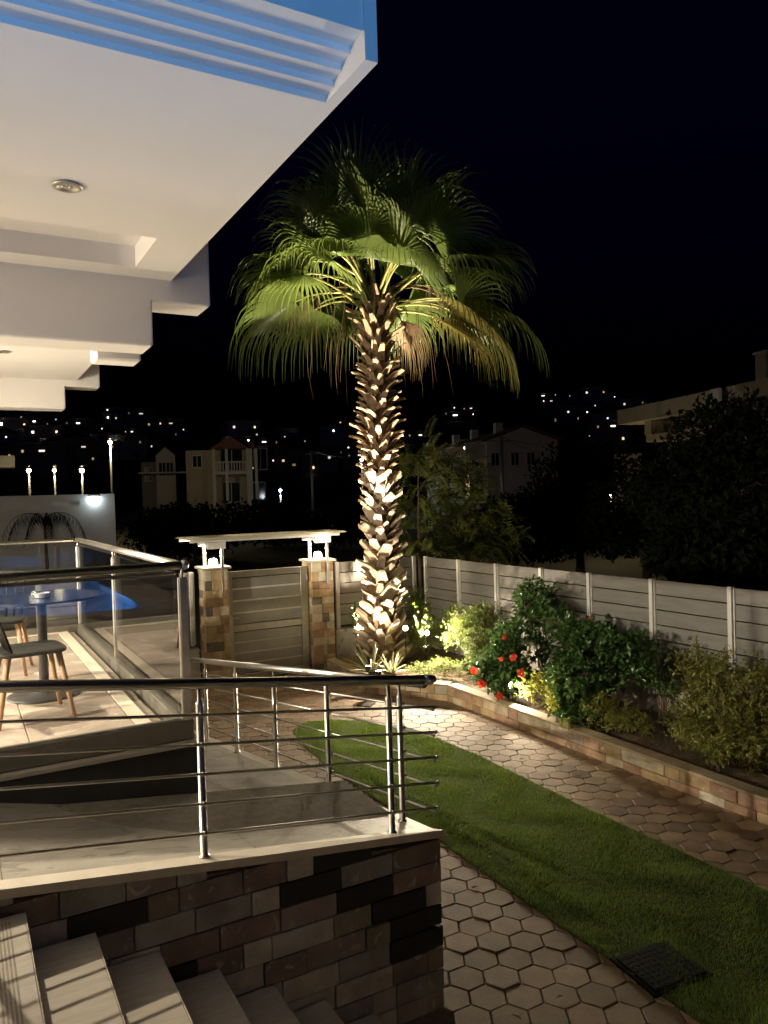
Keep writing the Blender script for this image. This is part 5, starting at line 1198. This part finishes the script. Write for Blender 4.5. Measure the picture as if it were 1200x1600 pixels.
for q, (u_, lab) in enumerate(((25, 'spiky dark plant on the parapet at the left edge'), (62, 'spiky dark plant on the parapet beside the low lamps'))):
    b_ = O + t * s_of(u_) + nr * (-.4) + Zv * (ztop - 0.002); root = thing('parapet_plant', lab, 'plant', tuple(b_), 'parapet plants'); m = MB()
    for k in range(26):
        d = rvec(rnd, 0.1, 1); leaf_add(m, Vector((0, 0, .0)), d, Zv, rnd.uniform(.4, .7), .05)
    m.build('leaves', MT['dark_leaf'], root, False, True)
b_ = O + t * s_of(68) + nr * 1.2; root = thing('weeping_palm', 'small drooping palm silhouetted against the white building', 'palm tree', (b_.x, b_.y, -.06)); zt_ = at(68, 803, 23).z
m = MB(); m.tube([(b_.x, b_.y, -.06), (b_.x + .03, b_.y, 1.2), (b_.x, b_.y, zt_ - .2)], [.05, .045, .035], 8); m.build('trunk', MT['twig'], root, True)
for k in range(11):
    m = MB(); a = k * 2 * pi / 11 + .2; p = Vector((b_.x, b_.y, zt_ - .2)); d = Vector((cos(a) * .55, sin(a) * .55, .9)); sd = Vector((-sin(a), cos(a), 0))
    for i in range(12):
        d = (d + Vector((0, 0, -.26))).normalized(); pn = p + d * .12; m.tube([p, pn], .008, 4, False)
        for sg in (-1, 1): leaf_add(m, pn, sd * sg * .35 + Vector((0, 0, -1)), d, .34, .02)
        p = pn
    m.build('frond', MT['dark_leaf'], root)
# balcony building at the far left edge
A, Bq = at(-60, 722, 46), at(22, 722, 46); O = Vector((A.x, A.y, 0)); t = Vector((Bq.x - A.x, Bq.y - A.y, 0)); WL = t.length; t.normalize(); nr = Vector((t.y, -t.x, 0))
if nr.dot(O) > 0: nr = -nr
bb = thing('balcony_block', 'pale balcony slab of a block cut by the left picture edge', 'building', (A.x, A.y, terrain(A.x, A.y)))
m = MB(); oriented(m, O, t, nr, 0, WL - 1, -5, 0, terrain(A.x, A.y) - .5, at(0, 713, 46).z + 1.2); m.build('wall', MT['house_g'], bb)
m = MB(); oriented(m, O, t, nr, 0, WL, 0.002, 1.2, at(0, 732, 46).z, at(0, 714, 46).z); m.build('balcony', MT['house_w'], bb)

# -- lamps and poles in the valley ----------------------------------------------------------
def street_lamp(u, v, D, label, energy, r_=0.12, hoff=0.0, m_='lamp_far', colr=(1, .8, .45)):
    p = at(u, v, D); gz = terrain(p.x, p.y); t = thing('street_lamp', label, 'street lamp', (p.x, p.y, gz), 'street lamps in the valley')
    m = MB(); m.tube([(p.x, p.y, gz), (p.x, p.y, p.z - .1)], [.06, .04], 8); m.build('pole', MT['pole'], t, True)
    m = MB(); m.lathe([(.03, .24), (.08, .22), (.09, .19), (.03, .18)], tuple(p), 12); m.build('lamp_hood', MT['pole'], t, True)
    m = MB(); m.lathe([(.01, -r_), (r_ * .7, -r_ * .7), (r_, 0), (r_ * .7, r_ * .6), (.01, r_ * .7)], tuple(p), 12); m.build('globe', MT[m_], t, True)
    if energy: lamp('street_light', 'POINT', p - Zv * .25, energy, colr, t, .12)
street_lamp(172, 691, 45, 'tall street lamp on a thin pole above the white building corner', 380, .11)
street_lamp(45, 735, 40, 'low street lamp, left of the row of three', 60, .10)
street_lamp(85, 735, 42, 'low street lamp, middle of the row of three', 60, .085)
street_lamp(128, 735, 40, 'low street lamp, right of the row of three', 60, .11)
street_lamp(565, 718, 62, 'cold street lamp beside the palm trunk', 250, .13, m_='lamp_cold', colr=(.8, .95, 1))
street_lamp(438, 766, 48, 'cold lamp low in the field right of the two storey house', 60, .1, m_='lamp_cold', colr=(.8, .95, 1))
street_lamp(955, 772, 30, 'added street lamp out of sight among the dark trees on the right', 90, .08)  # added to brighten the gabled and flat roofed houses
def pole(u, vt, D, label, wires=None):
    p = at(u, vt, D); gz = terrain(p.x, p.y); t = thing('utility_pole', label, 'pole', (p.x, p.y, gz)); m = MB(); m.tube([(p.x, p.y, gz - .2), (p.x, p.y, p.z)], [.11, .08], 8); m.build('pole_shaft', MT['pole'], t, True)
    m = MB(); m.tube([(p.x - .4, p.y + .2, p.z - .25), (p.x + .4, p.y - .2, p.z - .25)], .03, 6); m.build('crossarm', MT['pole'], t, True)
    for w in wires or []:
        q = at(*w); m = MB(); m.tube([p.lerp(q, i / 8) + Vector((0, 0, -1.1 * (i / 8) * (1 - i / 8))) for i in range(9)], .012, 4, False); m.build('wire', MT['black_plastic'], t)
pole(783, 682, 40, 'utility pole in front of the gabled house', [(870, 690, 49), (870, 708, 49), (690, 712, 62)])
pole(486, 704, 55, 'thin utility pole in the valley left of the palm', [(565, 712, 70)])

# -- hillside town -----------------------------------------------------------------------------
def town_house(kind, w, d, h, wins, seed):
    r = random.Random(seed); root = thing('hillside_house', 'small far hillside house with lit windows', 'house', (0, 0, 0), 'lit houses on the far hillside')
    # local: front faces -y
    m = MB(); m.box(-w / 2, w / 2, 0, d, -3, h); m.build('wall', MT[('house_w', 'house_c', 'house_g')[seed % 3]], root, False, True)
    if kind: 
        m = MB(); m.prism([(-w / 2 - .4, h + .003), (w / 2 + .4, h + .003), (0, h + 1.5)], 1, -.5, d + .3); m.build('roof', MT['roof'], root, False, True)
    else:
        m = MB(); m.box(-w / 2 - .3, w / 2 + .3, -1.0, d + .2, h + .003, h + .3); m.build('roof', MT['house_w'], root, False, True)
    for (x, z, ww, hh_, mk) in wins:
        m = MB(); m.box(x - ww / 2 - .1, x + ww / 2 + .1, -.06, .05, z - hh_ / 2 - .1, z + hh_ / 2 + .1); f = m.build('window', MT['house_w'], root, False, True)
        m = MB(); m.box(x - ww / 2, x + ww / 2, -.09, -.061, z - hh_ / 2, z + hh_ / 2); m.build('pane', MT[mk], f, False, True)
    return root
protos = [town_house(0, 9, 7, 5.6, [(-2.6, 4.2, .55, .6, 'win_white'), (1.8, 1.3, 1.6, 1.1, 'dark_glass'), (2.9, 4.2, .4, .5, 'win_warm')], 0),
          town_house(1, 8, 6, 4.8, [(2.2, 3.3, .5, .5, 'win_white'), (-1.6, 1.2, .8, .5, 'win_warm')], 1),
          town_house(0, 11, 7, 3.2, [(-3.2, 1.9, 1.7, .3, 'win_white'), (3.6, 2.0, .3, .4, 'win_white')], 2),
          town_house(1, 7, 6, 5.4, [(0.4, 4.0, .4, .4, 'win_cold'), (-2, 1.4, .7, 1, 'dark_glass')], 3),
          town_house(0, 10, 7, 6.0, [(-3, 4.6, .4, .5, 'win_warm'), (0.6, 4.6, 1.1, .35, 'win_white'), (2.9, 1.4, .5, .6, 'win_warm')], 4),
          town_house(0, 8, 6, 5.0, [(1.5, 3.6, .45, .45, 'win_white'), (-2, 1.5, .4, .8, 'win_warm')], 5)]
rt = random.Random(3); placed = []
def put_house(u, v, k):
    ang = ray(u, v); a_ = ang.z / hypot(ang.x, ang.y)
    a_ = min(max(a_, 0.012), 0.135); D = (24.0 + 2.0) / (0.203 - a_)
    D = min(max(D, 130), 425); p = at(u, v, D); gz = terrain(p.x, p.y)
    pr = protos[k]; o = pr if pr.get('_used') is None else copy_tree(pr)
    pr['_used'] = 1
    c_ = ('left slope beyond the white terrace building', 'middle slope beyond the columned house', 'right slope above the gabled house')[0 if u < 240 else 1 if u < 620 else 2]
    o['label'] = 'small lit house among many on the ' + c_; o['group'] = 'lit houses on the ' + c_
    o.location = (p.x, p.y, max(gz, p.z - 3.5)) if p.z - 3.5 > gz - 1.5 else (p.x, p.y, gz); o.rotation_euler = (0, 0, -atan2(p.x, p.y) + rt.uniform(-.35, .35)); f_ = rt.uniform(.42, .95); o.scale = (f_, f_, f_); placed.append(o)
spots_t = [(40, 652), (46, 656), (15, 674), (32, 674), (52, 675), (82, 671), (120, 684), (130, 689), (48, 710), (70, 703), (77, 702), (112, 711), (118, 713), (92, 720), (155, 700), (165, 712), (28, 723), (60, 690), (100, 695), (140, 706), (20, 690), (150, 716), (88, 708), (128, 728), (36, 700), (145, 680), (210, 702), (175, 655), (192, 656), (180, 672), (193, 673), (218, 673), (205, 689), (160, 724), (200, 722), (192, 712), (185, 714), (215, 712), (120, 721), (8, 705), (62, 745), (265, 685), (282, 687), (376, 690), (382, 697), (372, 703), (395, 702), (410, 700), (425, 703), (432, 700), (440, 703), (450, 700), (465, 703), (415, 698), (520, 703), (533, 698), (548, 692), (552, 693), (540, 720), (430, 722), (455, 735), (470, 742), (405, 745), (420, 738), (500, 748), (560, 742), (705, 663), (735, 664), (725, 668), (858, 632), (890, 637), (860, 655), (872, 676), (880, 678), (905, 672), (930, 645), (938, 640), (952, 638), (960, 640), (912, 673), (940, 690), (948, 692), (950, 688), (955, 708), (935, 700), (990, 665), (890, 668), (925, 660), (642, 700), (655, 712)]
for i, (u, v) in enumerate(spots_t): put_house(u, v, i % 6 if i < 6 else rt.randrange(6))
for pr in protos:
    for o in [pr] + placed:
        if '_used' in o.keys(): del o['_used']
